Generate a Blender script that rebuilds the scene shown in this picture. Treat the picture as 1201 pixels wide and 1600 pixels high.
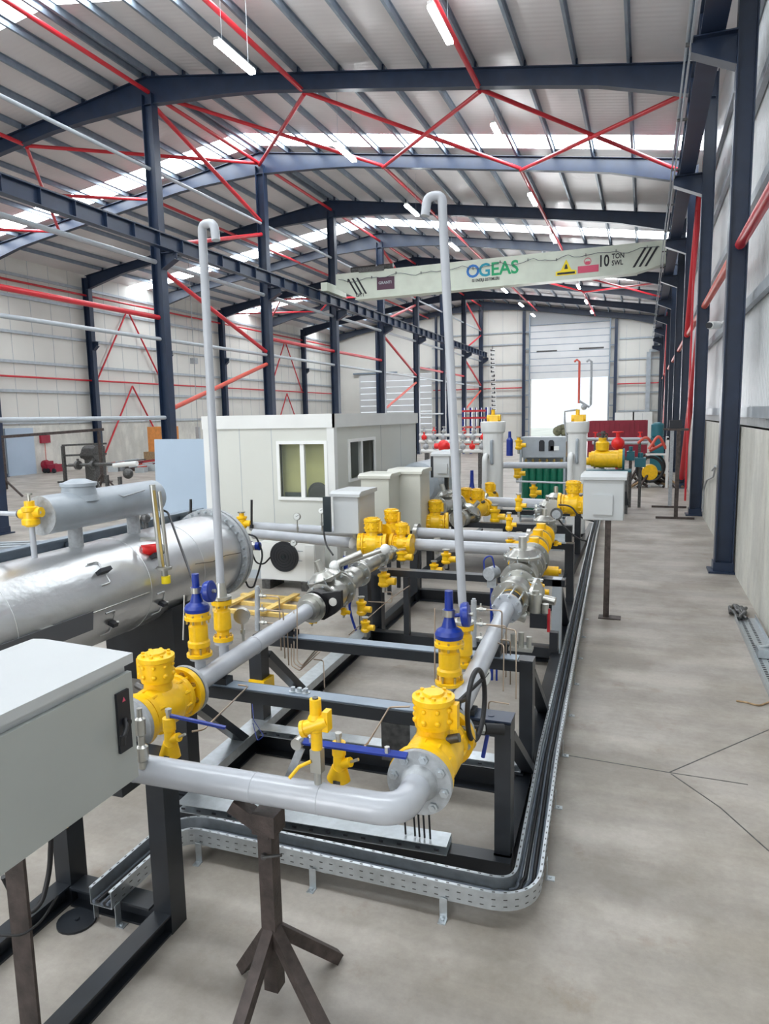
import bpy, math, random
from mathutils import Vector, Matrix
random.seed(7)
for o in list(bpy.data.objects): bpy.data.objects.remove(o)
C = bpy.context.scene.collection
SC = bpy.context.scene
V = Vector
PI = math.pi
# ------------------------------------------------------------------ camera
FPX = 1100.0; CAMZ = 2.6
RX = V((0.93935168, -0.02832449, -0.34178378)).normalized()   # world x, y, z axes as seen by the camera
RY = V((0.34241113, 0.13358261, 0.93000554)).normalized()
RZ = V((-0.01931443, 0.99063283, -0.13517967)).normalized()
cam = bpy.data.cameras.new('camera'); cam.sensor_fit = 'VERTICAL'; cam.sensor_height = 24.0
cam.lens = FPX / 1600.0 * 24.0; cam.clip_end = 400; cam.clip_start = 0.05
co = bpy.data.objects.new('camera', cam); C.objects.link(co)
# camera axes in world coordinates
cx = V((RX[0], RY[0], RZ[0])); cy = V((RX[1], RY[1], RZ[1])); cz = -V((RX[2], RY[2], RZ[2]))
M3 = Matrix((cx, cy, cz)).transposed()
co.matrix_world = Matrix.Translation((0, 0, CAMZ)) @ M3.to_4x4()
SC.camera = co
def P(px, py, x=None, y=None, z=None):
    """a point of the place from the photograph's pixel and one known coordinate"""
    d = V((px - 600.5, 800 - py, FPX)); r = V((RX.dot(d), RY.dot(d), RZ.dot(d)))
    t = (z - CAMZ) / r.z if z is not None else (x / r.x if x is not None else y / r.y)
    return V((0, 0, CAMZ)) + r * t
# ------------------------------------------------------------------ view, world, light
SC.view_settings.view_transform = 'Standard'; SC.view_settings.look = 'None'
SC.view_settings.exposure = -0.06; SC.view_settings.gamma = 1.0
W = bpy.data.worlds.new('sky'); SC.world = W; W.use_nodes = True
bg = W.node_tree.nodes['Background']; bg.inputs[0].default_value = (0.86, 0.93, 1.0, 1); bg.inputs[1].default_value = 1.25
SKYL = 15.0      # brightness of the translucent roof strips
LEDS = 60.0     # brightness of the lamp tubes
def area(name, loc, rot, sx, sy, power, col=(1, 1, 1)):
    l = bpy.data.lights.new(name, 'AREA'); l.shape = 'RECTANGLE'; l.size = sx; l.size_y = sy; l.energy = power; l.color = col
    o = bpy.data.objects.new(name, l); C.objects.link(o); o.location = loc; o.rotation_euler = rot
    return o
# added fill lamp, unseen behind the camera, and daylight through the far door
area('fill_behind_camera', (-6.5, -11.9, 2.9), (math.radians(90), 0, 0), 6.6, 5.4, 900, (0.95, 0.97, 1.0))
area('daylight_far_door', (-6.45, 65.2, 2.9), (math.radians(-90), 0, 0), 6.6, 5.4, 900, (0.95, 0.98, 1.0))
# ------------------------------------------------------------------ materials
def mat(name, col, rough=0.5, metal=0.0, var=0.0, scale=8.0, bump=0.0, bscale=60.0, col2=None, emit=0.0, stretch=None, spec=0.5, alpha=None, trans=0.0):
    m = bpy.data.materials.new(name); m.use_nodes = True
    nt = m.node_tree; b = nt.nodes['Principled BSDF']; L = nt.links
    b.inputs['Base Color'].default_value = (*col, 1); b.inputs['Roughness'].default_value = rough
    b.inputs['Metallic'].default_value = metal; b.inputs['Specular IOR Level'].default_value = spec
    if alpha is not None: b.inputs['Alpha'].default_value = alpha
    if trans: b.inputs['Transmission Weight'].default_value = trans
    tc = nt.nodes.new('ShaderNodeTexCoord'); mp = nt.nodes.new('ShaderNodeMapping'); L.new(tc.outputs['Object'], mp.inputs[0])
    if stretch: mp.inputs['Scale'].default_value = stretch
    if var or col2:
        n = nt.nodes.new('ShaderNodeTexNoise'); n.inputs['Scale'].default_value = scale; n.inputs['Detail'].default_value = 6
        L.new(mp.outputs[0], n.inputs['Vector'])
        r = nt.nodes.new('ShaderNodeValToRGB'); c2 = col2 or tuple(c * (1 - var) for c in col); c1 = col if col2 else tuple(min(1, c * (1 + var)) for c in col)
        r.color_ramp.elements[0].position = 0.35; r.color_ramp.elements[1].position = 0.65
        r.color_ramp.elements[0].color = (*c2, 1); r.color_ramp.elements[1].color = (*c1, 1)
        L.new(n.outputs['Fac'], r.inputs[0]); L.new(r.outputs[0], b.inputs['Base Color'])
    if bump:
        n = nt.nodes.new('ShaderNodeTexNoise'); n.inputs['Scale'].default_value = bscale; n.inputs['Detail'].default_value = 4
        L.new(mp.outputs[0], n.inputs['Vector']); bp = nt.nodes.new('ShaderNodeBump'); bp.inputs['Strength'].default_value = bump; bp.inputs['Distance'].default_value = 0.02
        L.new(n.outputs['Fac'], bp.inputs['Height']); L.new(bp.outputs[0], b.inputs['Normal'])
    if emit:
        b.inputs['Emission Color'].default_value = (*col, 1); b.inputs['Emission Strength'].default_value = emit
    return m
M = dict(
    navy=mat('navy_paint', (0.012, 0.025, 0.058), 0.38, var=0.12, scale=3),
    black=mat('black_steel_paint', (0.012, 0.015, 0.020), 0.38, var=0.2, scale=6),
    red=mat('red_paint', (0.55, 0.022, 0.035), 0.35, var=0.08, scale=2),
    salmon=mat('red_primer', (0.62, 0.10, 0.07), 0.45, var=0.1, scale=3),
    strut=mat('grey_strut_paint', (0.42, 0.46, 0.50), 0.35, var=0.05),
    purlin=mat('galvanised_purlin', (0.23, 0.28, 0.34), 0.4, metal=0.3, var=0.1, scale=4),
    girt=mat('galvanised_girt', (0.40, 0.44, 0.48), 0.4, metal=0.3, var=0.1, scale=4),
    galv=mat('galvanised_steel', (0.50, 0.54, 0.57), 0.34, metal=0.75, var=0.08, scale=20),
    steel=mat('stainless_steel', (0.47, 0.47, 0.44), 0.30, metal=0.85, var=0.06, scale=8),
    darksteel=mat('dark_steel', (0.10, 0.10, 0.10), 0.4, metal=0.6, var=0.3, scale=20),
    rawsteel=mat('brown_mill_steel', (0.060, 0.046, 0.042), 0.55, metal=0.2, var=0.35, scale=14, bump=0.15),
    pipe=mat('light_grey_pipe_paint', (0.42, 0.44, 0.48), 0.27, var=0.04, scale=5, spec=0.6),
    flange=mat('grey_flange_paint', (0.36, 0.38, 0.40), 0.4, var=0.12, scale=30),
    yellow=mat('yellow_valve_paint', (0.88, 0.52, 0.006), 0.32, var=0.08, scale=14, bump=0.06, bscale=90),
    blue=mat('blue_paint', (0.005, 0.028, 0.25), 0.3, var=0.12, scale=12),
    brass=mat('brass', (0.55, 0.40, 0.14), 0.3, metal=0.9),
    copper=mat('impulse_tube_steel', (0.38, 0.30, 0.23), 0.3, metal=0.85),
    cabinet=mat('pale_grey_powder_coat', (0.50, 0.52, 0.53), 0.42, var=0.02, scale=3),
    doorgrey=mat('sectional_door_coat', (0.58, 0.59, 0.60), 0.5, var=0.05, scale=0.6), cream=mat('cream_powder_coat', (0.56, 0.56, 0.50), 0.42, var=0.02, scale=3), plategrey=mat('dark_name_plate', (0.10, 0.105, 0.115), 0.4),
    cabshade=mat('grey_cabinet_door_shaded', (0.37, 0.39, 0.375), 0.42, var=0.02, scale=3),  # cabinet coat darkened, shade of the upright face put into the colour
    rubber=mat('black_rubber', (0.008, 0.008, 0.010), 0.5),
    cable=mat('grey_cable_jacket', (0.10, 0.12, 0.15), 0.45, var=0.15, scale=10),
    alu=mat('aluminium_cladding', (0.62, 0.63, 0.64), 0.33, metal=0.85, var=0.08, scale=3, bump=0.35, bscale=9, stretch=(1, 0.6, 1)),
    drum=mat('grey_drum_paint', (0.33, 0.37, 0.41), 0.33, var=0.05),
    white=mat('white_paint', (0.72, 0.73, 0.72), 0.45, var=0.03, scale=2),
    cabin=mat('cabin_panel', (0.60, 0.61, 0.57), 0.45, var=0.02, scale=1.5),
    trimw=mat('white_upvc', (0.80, 0.81, 0.80), 0.3),
    bluepanel=mat('pale_blue_sheet', (0.38, 0.47, 0.58), 0.4, var=0.03, scale=1),
    green=mat('green_cylinder_paint', (0.004, 0.13, 0.075), 0.35, var=0.15, scale=5),
    maroon=mat('maroon_container_paint', (0.28, 0.012, 0.035), 0.45, var=0.1, scale=2),
    wood=mat('orange_plywood', (0.62, 0.24, 0.06), 0.55, var=0.12, scale=5),
    capred=mat('red_plastic_cap', (0.75, 0.02, 0.02), 0.35),
    valvegreen=mat('teal_paint', (0.02, 0.14, 0.18), 0.4),
    bglass=mat('window_glass', (0.30, 0.34, 0.30), 0.06, spec=0.5, alpha=0.12), curtain=mat('yellow_green_blind', (0.52, 0.52, 0.22), 0.7, var=0.1, scale=2),
    lamp=mat('lamp_tube', (0.93, 0.98, 1.0), 0.4, emit=LEDS),
    sky=mat('translucent_roof_strip', (0.90, 0.96, 1.0), 0.4, emit=SKYL),
    girder=mat('crane_cream_green_paint', (0.62, 0.68, 0.59), 0.4, var=0.05, scale=2),
    ink=mat('dark_lettering', (0.01, 0.012, 0.018), 0.5),
    inkblue=mat('logo_blue', (0.02, 0.16, 0.50), 0.5), inkteal=mat('logo_teal', (0.01, 0.30, 0.42), 0.5), inkgreen=mat('logo_green', (0.01, 0.36, 0.14), 0.5),
    warny=mat('warning_yellow', (0.90, 0.70, 0.01), 0.45), pinkred=mat('sign_pink_red', (0.70, 0.09, 0.17), 0.45),
    plum=mat('sign_plum', (0.09, 0.04, 0.07), 0.5), cardboard=mat('tan_hose', (0.33, 0.22, 0.12), 0.7, var=0.3, scale=20),
    gauge=mat('gauge_face', (0.78, 0.80, 0.78), 0.25), screen=mat('dark_screen', (0.02, 0.03, 0.035), 0.2),
    palewood=mat('yellow_timber', (0.80, 0.56, 0.18), 0.6, var=0.15, scale=8),
    foliage=mat('outdoor_leaves', (0.16, 0.15, 0.09), 0.8, var=0.4, scale=3), outground=mat('outdoor_ground', (0.80, 0.82, 0.72), 0.8, var=0.1, scale=0.5),
)
# thin ribs for sheet walls and roof: bump from a wave texture
def ribbed(name, col, axis, freq, strength=0.35, rough=0.4, var=0.04, dirt=None):
    m = mat(name, col, rough, var=var, scale=0.6)
    nt = m.node_tree; b = nt.nodes['Principled BSDF']; tc = nt.nodes.new('ShaderNodeTexCoord')
    w = nt.nodes.new('ShaderNodeTexWave'); w.bands_direction = axis; w.inputs['Scale'].default_value = freq; w.inputs['Distortion'].default_value = 0.0
    nt.links.new(tc.outputs['Object'], w.inputs['Vector'])
    bp = nt.nodes.new('ShaderNodeBump'); bp.inputs['Strength'].default_value = strength; bp.inputs['Distance'].default_value = 0.03
    nt.links.new(w.outputs['Fac'], bp.inputs['Height']); nt.links.new(bp.outputs[0], b.inputs['Normal'])
    return m
M['roof'] = ribbed('roof_sheet', (0.66, 0.635, 0.64), 'Y', 1.6, 0.10, rough=0.36, var=0.06)
M['sheet_r'] = ribbed('right_wall_sheet', (0.62, 0.64, 0.66), 'Y', 2.2, 0.6)
M['panel'] = mat('insulated_wall_panel', (0.66, 0.65, 0.61), 0.5, var=0.04, scale=0.4)
# concrete
def concrete(name, c1, c2, c3, sc=0.35, rough=0.5, form=False):
    m = bpy.data.materials.new(name); m.use_nodes = True; nt = m.node_tree; L = nt.links; b = nt.nodes['Principled BSDF']
    tc = nt.nodes.new('ShaderNodeTexCoord')
    def noise(s, d=8, r=0.6, st=None):
        n = nt.nodes.new('ShaderNodeTexNoise'); n.inputs['Scale'].default_value = s; n.inputs['Detail'].default_value = d; n.inputs['Roughness'].default_value = r
        if st:
            mp = nt.nodes.new('ShaderNodeMapping'); mp.inputs['Scale'].default_value = st; L.new(tc.outputs['Object'], mp.inputs[0]); L.new(mp.outputs[0], n.inputs['Vector'])
        else: L.new(tc.outputs['Object'], n.inputs['Vector'])
        return n
    def ramp(n, p0, p1, a, bb):
        r = nt.nodes.new('ShaderNodeValToRGB'); e = r.color_ramp.elements; e[0].position = p0; e[1].position = p1; e[0].color = (*a, 1); e[1].color = (*bb, 1); L.new(n.outputs['Fac'], r.inputs[0]); return r
    n1 = noise(sc, st=(1, 1, 1) if not form else (1, 1, 0.25)); r1 = ramp(n1, 0.40, 0.60, c1, c2)
    n2 = noise(2.3, 10, 0.7); r2 = ramp(n2, 0.58, 0.76, (0, 0, 0), (1, 1, 1))
    mx = nt.nodes.new('ShaderNodeMixRGB'); L.new(r1.outputs[0], mx.inputs[1]); mx.inputs[2].default_value = (*c3, 1)
    mu = nt.nodes.new('ShaderNodeMath'); mu.operation = 'MULTIPLY'; mu.inputs[1].default_value = 0.55; L.new(r2.outputs[0], mu.inputs[0]); L.new(mu.outputs[0], mx.inputs[0])
    n3 = noise(22, 8, 0.75); r3 = ramp(n3, 0.3, 0.7, (0.86, 0.86, 0.86), (1.08, 1.08, 1.08))
    m3 = nt.nodes.new('ShaderNodeMixRGB'); m3.blend_type = 'MULTIPLY'; m3.inputs[0].default_value = 0.8; L.new(mx.outputs[0], m3.inputs[1]); L.new(r3.outputs[0], m3.inputs[2])
    # faint trowel / tyre streaks
    n4 = noise(1.0, 6, 0.6, (0.25, 2.2, 1)); r4 = ramp(n4, 0.42, 0.6, (0.80, 0.80, 0.81), (1.05, 1.05, 1.04))
    m4 = nt.nodes.new('ShaderNodeMixRGB'); m4.blend_type = 'MULTIPLY'; m4.inputs[0].default_value = 0.7; L.new(m3.outputs[0], m4.inputs[1]); L.new(r4.outputs[0], m4.inputs[2])
    L.new(m4.outputs[0], b.inputs['Base Color'])
    rr = nt.nodes.new('ShaderNodeMapRange'); rr.inputs[3].default_value = rough - 0.14; rr.inputs[4].default_value = rough + 0.12; L.new(n2.outputs['Fac'], rr.inputs[0]); L.new(rr.outputs[0], b.inputs['Roughness'])
    bp = nt.nodes.new('ShaderNodeBump'); bp.inputs['Strength'].default_value = 0.12; bp.inputs['Distance'].default_value = 0.01; L.new(n3.outputs['Fac'], bp.inputs['Height']); L.new(bp.outputs[0], b.inputs['Normal'])
    return m
M['floor'] = concrete('floor_concrete', (0.285, 0.255, 0.220), (0.405, 0.372, 0.335), (0.19, 0.12, 0.065), 1.1, 0.5)
M['conc'] = concrete('wall_concrete', (0.56, 0.55, 0.50), (0.66, 0.65, 0.60), (0.46, 0.43, 0.34), 0.8, 0.75, True)
# ------------------------------------------------------------------ mesh builder
class MB:
    def __init__(s): s.v = []; s.f = []; s.sm = []
    def add(s, vs, fs, smooth=False):
        n = len(s.v); s.v += [V(v) for v in vs]; s.f += [tuple(i + n for i in f) for f in fs]; s.sm += [smooth] * len(fs); return s
    def box(s, c, d, R=None):
        c = V(c); h = V(d) * 0.5; vs = []
        for z in (-1, 1):
            for y in (-1, 1):
                for x in (-1, 1):
                    p = V((x * h.x, y * h.y, z * h.z)); vs.append(c + (R @ p if R else p))
        return s.add(vs, [(0, 2, 3, 1), (4, 5, 7, 6), (0, 1, 5, 4), (2, 6, 7, 3), (0, 4, 6, 2), (1, 3, 7, 5)])
    def bb(s, a, b): a = V(a); b = V(b); return s.box((a + b) / 2, [abs(b[i] - a[i]) for i in range(3)])
    def frame(s, d, up=None):
        d = V(d).normalized(); up = V(up) if up else (V((0, 0, 1)) if abs(d.z) < 0.95 else V((0, 1, 0)))
        u = up.cross(d)
        if u.length < 1e-5: u = V((1, 0, 0)).cross(d)
        u.normalize(); w = d.cross(u); return u, w, d
    def cyl(s, p0, p1, r0, r1=None, seg=16, cap=True):
        p0 = V(p0); p1 = V(p1); r1 = r0 if r1 is None else r1; u, w, d = s.frame(p1 - p0); vs = []
        for p, r in ((p0, r0), (p1, r1)):
            for i in range(seg):
                a = 2 * PI * i / seg; vs.append(p + u * (math.cos(a) * r) + w * (math.sin(a) * r))
        s.add(vs, [(i, (i + 1) % seg, seg + (i + 1) % seg, seg + i) for i in range(seg)], seg > 6)
        if cap:
            if r0 > 1e-4: s.add(vs[:seg], [tuple(reversed(range(seg)))])
            if r1 > 1e-4: s.add(vs[seg:], [tuple(range(seg))])
        return s
    def lathe(s, p, d, prof, seg=20):
        """profile = [(distance along axis, radius), ...]"""
        p = V(p); u, w, d = s.frame(d); n = len(prof); vs = []
        for t, r in prof:
            for i in range(seg):
                a = 2 * PI * i / seg; vs.append(p + d * t + u * (math.cos(a) * r) + w * (math.sin(a) * r))
        for k in range(n - 1):
            (t0, r0), (t1, r1) = prof[k], prof[k + 1]
            if abs(t0 - t1) < 1e-6 and abs(r0 - r1) < 1e-6: continue
            b = k * seg
            s.add(vs[b:b + 2 * seg], [(i, (i + 1) % seg, seg + (i + 1) % seg, seg + i) for i in range(seg)], abs(t0 - t1) > 1e-6)
        if prof[0][1] > 1e-4: s.add(vs[:seg], [tuple(reversed(range(seg)))])
        if prof[-1][1] > 1e-4: s.add(vs[-seg:], [tuple(range(seg))])
        return s
    def tube(s, pts, r, seg=8, closed=False, round_=0.0, n=5):
        pts = [V(p) for p in pts]
        if round_ and len(pts) > 2:
            q = [pts[0]]
            for i in range(1, len(pts) - 1):
                a, b, c = pts[i - 1], pts[i], pts[i + 1]; da = (a - b); dc = (c - b); rr = min(round_, da.length * 0.48, dc.length * 0.48)
                s0 = b + da.normalized() * rr; s1 = b + dc.normalized() * rr
                for k in range(n + 1):
                    t = k / n; q.append(s0 * (1 - t) ** 2 + b * 2 * t * (1 - t) + s1 * t * t)
            q.append(pts[-1]); pts = q
        m = len(pts); vs = []; prev = None
        for i in range(m):
            if closed: d = pts[(i + 1) % m] - pts[i - 1]
            else: d = (pts[min(i + 1, m - 1)] - pts[max(i - 1, 0)])
            d.normalize()
            if prev is None: u = s.frame(d)[0]
            else:
                u = prev - d * prev.dot(d)
                if u.length < 1e-5: u = s.frame(d)[0]
                u.normalize()
            prev = u; w = d.cross(u)
            for k in range(seg):
                a = 2 * PI * k / seg; vs.append(pts[i] + u * (math.cos(a) * r) + w * (math.sin(a) * r))
        fs = []
        for i in range(m if closed else m - 1):
            j = (i + 1) % m
            for k in range(seg): fs.append((i * seg + k, i * seg + (k + 1) % seg, j * seg + (k + 1) % seg, j * seg + k))
        s.add(vs, fs, seg > 5)
        if not closed: s.add(vs[:seg], [tuple(reversed(range(seg)))]); s.add(vs[-seg:], [tuple(range(seg))])
        return s
    def beam(s, p0, p1, w, h, up=None):
        p0 = V(p0); p1 = V(p1); u, ww, d = s.frame(p1 - p0, up)
        R = Matrix((u, d, ww)).transposed(); return s.box((p0 + p1) / 2, (w, (p1 - p0).length, h), R)
    def ibeam(s, p0, p1, w, h, t=0.014, up=None):
        p0 = V(p0); p1 = V(p1); u, ww, d = s.frame(p1 - p0, up)
        o = ww * (h / 2 - t / 2)
        s.beam(p0 + o, p1 + o, w, t, up); s.beam(p0 - o, p1 - o, w, t, up); s.beam(p0, p1, t, h - 2 * t, up); return s
    def chan(s, p0, p1, w, h, t=0.01, side=1, up=None):
        p0 = V(p0); p1 = V(p1); u, ww, d = s.frame(p1 - p0, up); o = ww * (h / 2 - t / 2); q = u * (side * (w / 2 - t / 2))
        s.beam(p0 + o, p1 + o, w, t, up); s.beam(p0 - o, p1 - o, w, t, up); s.beam(p0 + q, p1 + q, t, h - 2 * t, up); return s
    def prism(s, poly, o, U, Wv, N, depth):
        """2-D outline poly in axes U,W extruded along N"""
        o = V(o); U = V(U); Wv = V(Wv); N = V(N); n = len(poly)
        a = [o + U * x + Wv * y for x, y in poly]; b = [p + N * depth for p in a]
        return s.add(a + b, [tuple(reversed(range(n))), tuple(range(n, 2 * n))] + [(i, (i + 1) % n, n + (i + 1) % n, n + i) for i in range(n)])
    def sphere(s, c, r, seg=14, rings=8, sz=1.0):
        return s.lathe(V(c) - V((0, 0, r * sz)), (0, 0, 1), [(r * sz * (1 - math.cos(PI * k / rings)), max(1e-5, r * math.sin(PI * k / rings))) for k in range(rings + 1)], seg)
    def ring(s, c, axis, R, r, seg=28, k=8):
        u, w, d = s.frame(axis); c = V(c)
        return s.tube([c + u * (math.cos(2 * PI * i / seg) * R) + w * (math.sin(2 * PI * i / seg) * R) for i in range(seg)], r, k, closed=True)
    def mesh(s, name, m, off=None):
        me = bpy.data.meshes.new(name); o = off or V((0, 0, 0))
        me.from_pydata([tuple(v - o) for v in s.v], [], s.f); me.polygons.foreach_set('use_smooth', s.sm); me.materials.append(m); me.validate(); me.update(); return me
def circle_pts(c, axis, R, n, a0=0.0):
    u, w, d = MB().frame(axis); return [V(c) + u * (math.cos(a0 + 2 * PI * i / n) * R) + w * (math.sin(a0 + 2 * PI * i / n) * R) for i in range(n)]
def arc(c, r, a0, a1, n, U, Wv):
    return [V(c) + V(U) * (math.cos(a0 + (a1 - a0) * i / n) * r) + V(Wv) * (math.sin(a0 + (a1 - a0) * i / n) * r) for i in range(n + 1)]
# ------------------------------------------------------------------ things and parts
def tag(o, label, cat, group=None):
    o['label'] = label; o['category'] = cat
    if group: o['group'] = group
    return o
def T(name, label, cat, loc=(0, 0, 0), group=None, rz=0.0):
    o = bpy.data.objects.new(name, None); o.empty_display_size = 0.1; C.objects.link(o); o.location = loc; o.rotation_euler = (0, 0, rz)
    return tag(o, label, cat, group)
def part(name, mb, m, parent, label=None, world=True):
    """a part; world=True means the shape was drawn in world coordinates"""
    off = V((0, 0, 0))
    if world:
        p = parent
        while p: off = off + V(p.location); p = p.parent
    m = M[m] if isinstance(m, str) else m
    o = bpy.data.objects.new(name, mb.mesh(name, m, off)); C.objects.link(o); o.parent = parent
    if label: o['label'] = label
    return o
def lp(name, mb, m, parent, label=None): return part(name, mb, m, parent, label, world=False)
def one(name, mb, m, label, cat, group=None, base=None):
    base = V(base) if base else V((0, 0, 0)); m = M[m] if isinstance(m, str) else m
    o = bpy.data.objects.new(name, mb.mesh(name, m, base)); C.objects.link(o); o.location = base
    return tag(o, label, cat, group)
def struct(name, mb, m, label=None):
    m = M[m] if isinstance(m, str) else m
    o = bpy.data.objects.new(name, mb.mesh(name, m)); C.objects.link(o); o['kind'] = 'structure'
    if label: o['label'] = label
    return o
def dup(root, loc, label=None, rz=None, group=None):
    r = root.copy(); C.objects.link(r); r.location = loc
    if rz is not None: r.rotation_euler = (0, 0, rz)
    if label: r['label'] = label
    if group: r['group'] = group
    for ch in list(root.children):
        c = ch.copy(); C.objects.link(c); c.parent = r
        for g in ch.children:
            d = g.copy(); C.objects.link(d); d.parent = c
    return r
def text_part(name, s, size, m, parent, origin, U, N, depth=0.004, align='LEFT', label=None, sx=1.0):
    """lettering: U is the reading direction, N points out of the sign"""
    cu = bpy.data.curves.new(name, 'FONT'); cu.body = s; cu.size = size; cu.extrude = depth; cu.offset = size * 0.022; cu.align_x = align; cu.resolution_u = 3
    ob = bpy.data.objects.new('tmp', cu); C.objects.link(ob); bpy.context.view_layer.update()
    me = bpy.data.meshes.new_from_object(ob.evaluated_get(bpy.context.evaluated_depsgraph_get())); bpy.data.objects.remove(ob)
    U = V(U).normalized(); N = V(N).normalized(); Up = N.cross(U); off = V((0, 0, 0)); p = parent
    while p: off = off + V(p.location); p = p.parent
    o_ = V(origin) - off
    for v in me.vertices: v.co = o_ + U * (v.co.x * sx) + Up * v.co.y + N * v.co.z
    me.materials.clear(); me.materials.append(M[m]); me.name = name
    o = bpy.data.objects.new(name, me); C.objects.link(o); o.parent = parent
    if label: o['label'] = label
    return o
ORD = ['first', 'second', 'third', 'fourth', 'fifth', 'sixth', 'seventh', 'eighth', 'ninth', 'tenth', 'eleventh', 'twelfth', 'thirteenth']
# ================================================================== THE HALL
XR = -14.3; XL = -29.2; XW = 1.2; YF = [12.35 + 6.66 * k for k in range(9)]; YE = 66.0; Y0 = -12.0
def ztop(x): return 12.83 - 0.15 * abs(x - XR)     # top of the rafters
def zroof(x): return ztop(x) + 0.17
# floor
fl = struct('floor', MB().bb((-31, -14, -0.2), (3.5, 70, 0.0)), 'floor')
# joints cut in the floor near the aisle
def joint(pts, i):
    pts = [P(a, b, z=0.0) for a, b in pts]; mb = MB()
    for a, b in zip(pts, pts[1:]): mb.beam(V((a.x, a.y, 0.0)), V((b.x, b.y, 0.0)), 0.009, 0.003)
    struct('trim_%d' % i, mb, 'darksteel')
joint([(885, 1180), (1045, 1207), (1168, 1226)], 1); joint([(1045, 1207), (1201, 1140)], 2); joint([(1048, 1209), (1125, 1262), (1201, 1330)], 3)
# roof: opaque sheet bays and translucent strips
strips = [(-10.3, -9.0), (1.9, 3.3), (14.1, 15.3), (24.1, 25.35), (36.3, 37.8), (48.5, 50.0), (60.8, 62.2)]
ys = [Y0]
for a, b in strips: ys += [a, b]
ys.append(YE + 0.3)
for i in range(len(ys) - 1):
    a, b = ys[i], ys[i + 1]; lit = i % 2 == 1; mb = MB()
    for xe in (XL - 0.6, XW + 0.7):
        t = 0.02 if lit else 0.1
        n = 1 if lit else max(1, int((b - a) / 2))
        mb.add([(XR, a, zroof(XR)), (xe, a, zroof(xe)), (xe, b, zroof(xe)), (XR, b, zroof(XR)), (XR, a, zroof(XR) + t), (xe, a, zroof(xe) + t), (xe, b, zroof(xe) + t), (XR, b, zroof(XR) + t)],
               [(0, 1, 2, 3), (4, 7, 6, 5), (0, 4, 5, 1), (3, 2, 6, 7), (1, 5, 6, 2), (0, 3, 7, 4)])
    if lit: struct('window_%d' % (i // 2 + 1), mb, 'sky', 'translucent roof strip')
    else: struct('ceiling' if i == 0 else 'ceiling.%03d' % (i // 2), mb, 'roof')
# walls
struct('wall_left', MB().bb((-29.75, Y0, 0), (-29.55, YE, 11.1)), 'panel')
struct('baseboard_left', MB().bb((-29.55, Y0, 0), (-29.40, YE, 2.45)), 'conc')
struct('wall_right', MB().bb((1.62, Y0, 2.2), (1.80, YE, 10.9)), 'sheet_r')
mb = MB()
y = Y0
while y < YE:
    mb.bb((1.43, y + 0.008, 0), (1.75, min(YE, y + 1.2) - 0.008, 2.33)); y += 1.2
mb.bb((1.45, Y0, 0), (1.6, YE, 2.33)); struct('baseboard_right', mb, 'conc')
# far wall with its two door openings (kept as boxes round the openings)
D0, D1, DT = -9.75, -3.05, 10.35
mb = MB(); mb.bb((-29.75, YE, 0), (-26.6, YE + 0.2, 12.9)).bb((-26.6, YE, 6.6), (-19.2, YE + 0.2, 12.9)).bb((-19.2, YE, 0), (D0, YE + 0.2, 13.2)).bb((D0, YE, DT), (D1, YE + 0.2, 13.0)).bb((D1, YE, 0), (1.8, YE + 0.2, 12.4))
struct('wall_back', mb, 'panel')
struct('wall_front', MB().bb((-29.75, Y0 - .2, 0), (-9.8, Y0, 12.9)).bb((-3.1, Y0 - .2, 0), (1.8, Y0, 12.4)).bb((-9.8, Y0 - .2, 5.7), (-3.1, Y0, 13.2)), 'panel')
# far door: raised sectional door, its lattice jambs
mb = MB(); z = 5.66
i = 0
while z < DT - 0.05:
    mb.bb((D0 - 0.1, YE - 0.16, z), (D1 + 0.1, YE - 0.05, min(DT, z + 0.54))); z += 0.6; i += 1
d1 = struct('door_1', mb, 'doorgrey', 'raised white sectional door')
part('door_window', MB().bb((D0 + 0.5, YE - 0.19, 8.02), (D0 + 2.3, YE - 0.155, 8.16)).bb((D1 - 2.5, YE - 0.19, 8.1), (D1 - 0.4, YE - 0.155, 8.24)), 'darksteel', d1)
mb = MB()
for k in range(11): mb.bb((-26.6, YE - 0.16, 0.02 + 0.6 * k), (-19.2, YE - 0.05, 0.56 + 0.6 * k))
struct('trim_5', MB().bb((D0 - .1, YE - .10, DT + .05), (D1 + .1, YE - .02, 11.9)), 'flange')
mb_ = MB()
for k in range(8): mb_.bb((D0 - .1, YE - .155, 5.66 + .6 * k + .54), (D1 + .1, YE - .05, 5.66 + .6 * k + .60))
part('seams', mb_, 'purlin', d1)
d2 = struct('door_2', mb, 'doorgrey', 'closed white sectional door')
part('door_rail', MB().bb((-27.2, YE - 0.3, 6.7), (-22.6, YE - 0.1, 6.85)).bb((-21.3, YE - 0.3, 6.95), (-19.3, YE - 0.1, 7.08)), 'purlin', d2)
struct('door_3', MB().bb((-29.4, 26.2, 0), (-29.3, 27.9, 2.35)), 'bluepanel', 'pale blue grey sliding door in the left wall')
for i, (xj, sgn) in enumerate(((D0, -1), (D1, 1))):
    t = T('door_jamb', 'navy lattice post on the %s side of the bright far doorway' % ('left', 'right')[i], 'post', (xj, YE - 0.3, 0), 'door jambs')
    a = xj + sgn * 0.12; b = xj + sgn * 0.62
    part('post', MB().bb((b - 0.13, YE - 0.4, 0), (b + 0.13, YE - 0.1, ztop(b) - 0.5)), 'navy', t)
    mb = MB().bb((a - 0.05, YE - 0.35, 0), (a + 0.05, YE - 0.15, DT + 1.0))
    for z in (0.9, 2.0, 3.1, 4.2, 5.5, 6.9, 8.3, 9.8): mb.bb((min(a, b), YE - 0.33, z), (max(a, b), YE - 0.2, z + 0.09))
    part('lattice', mb, 'purlin', t)
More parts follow.
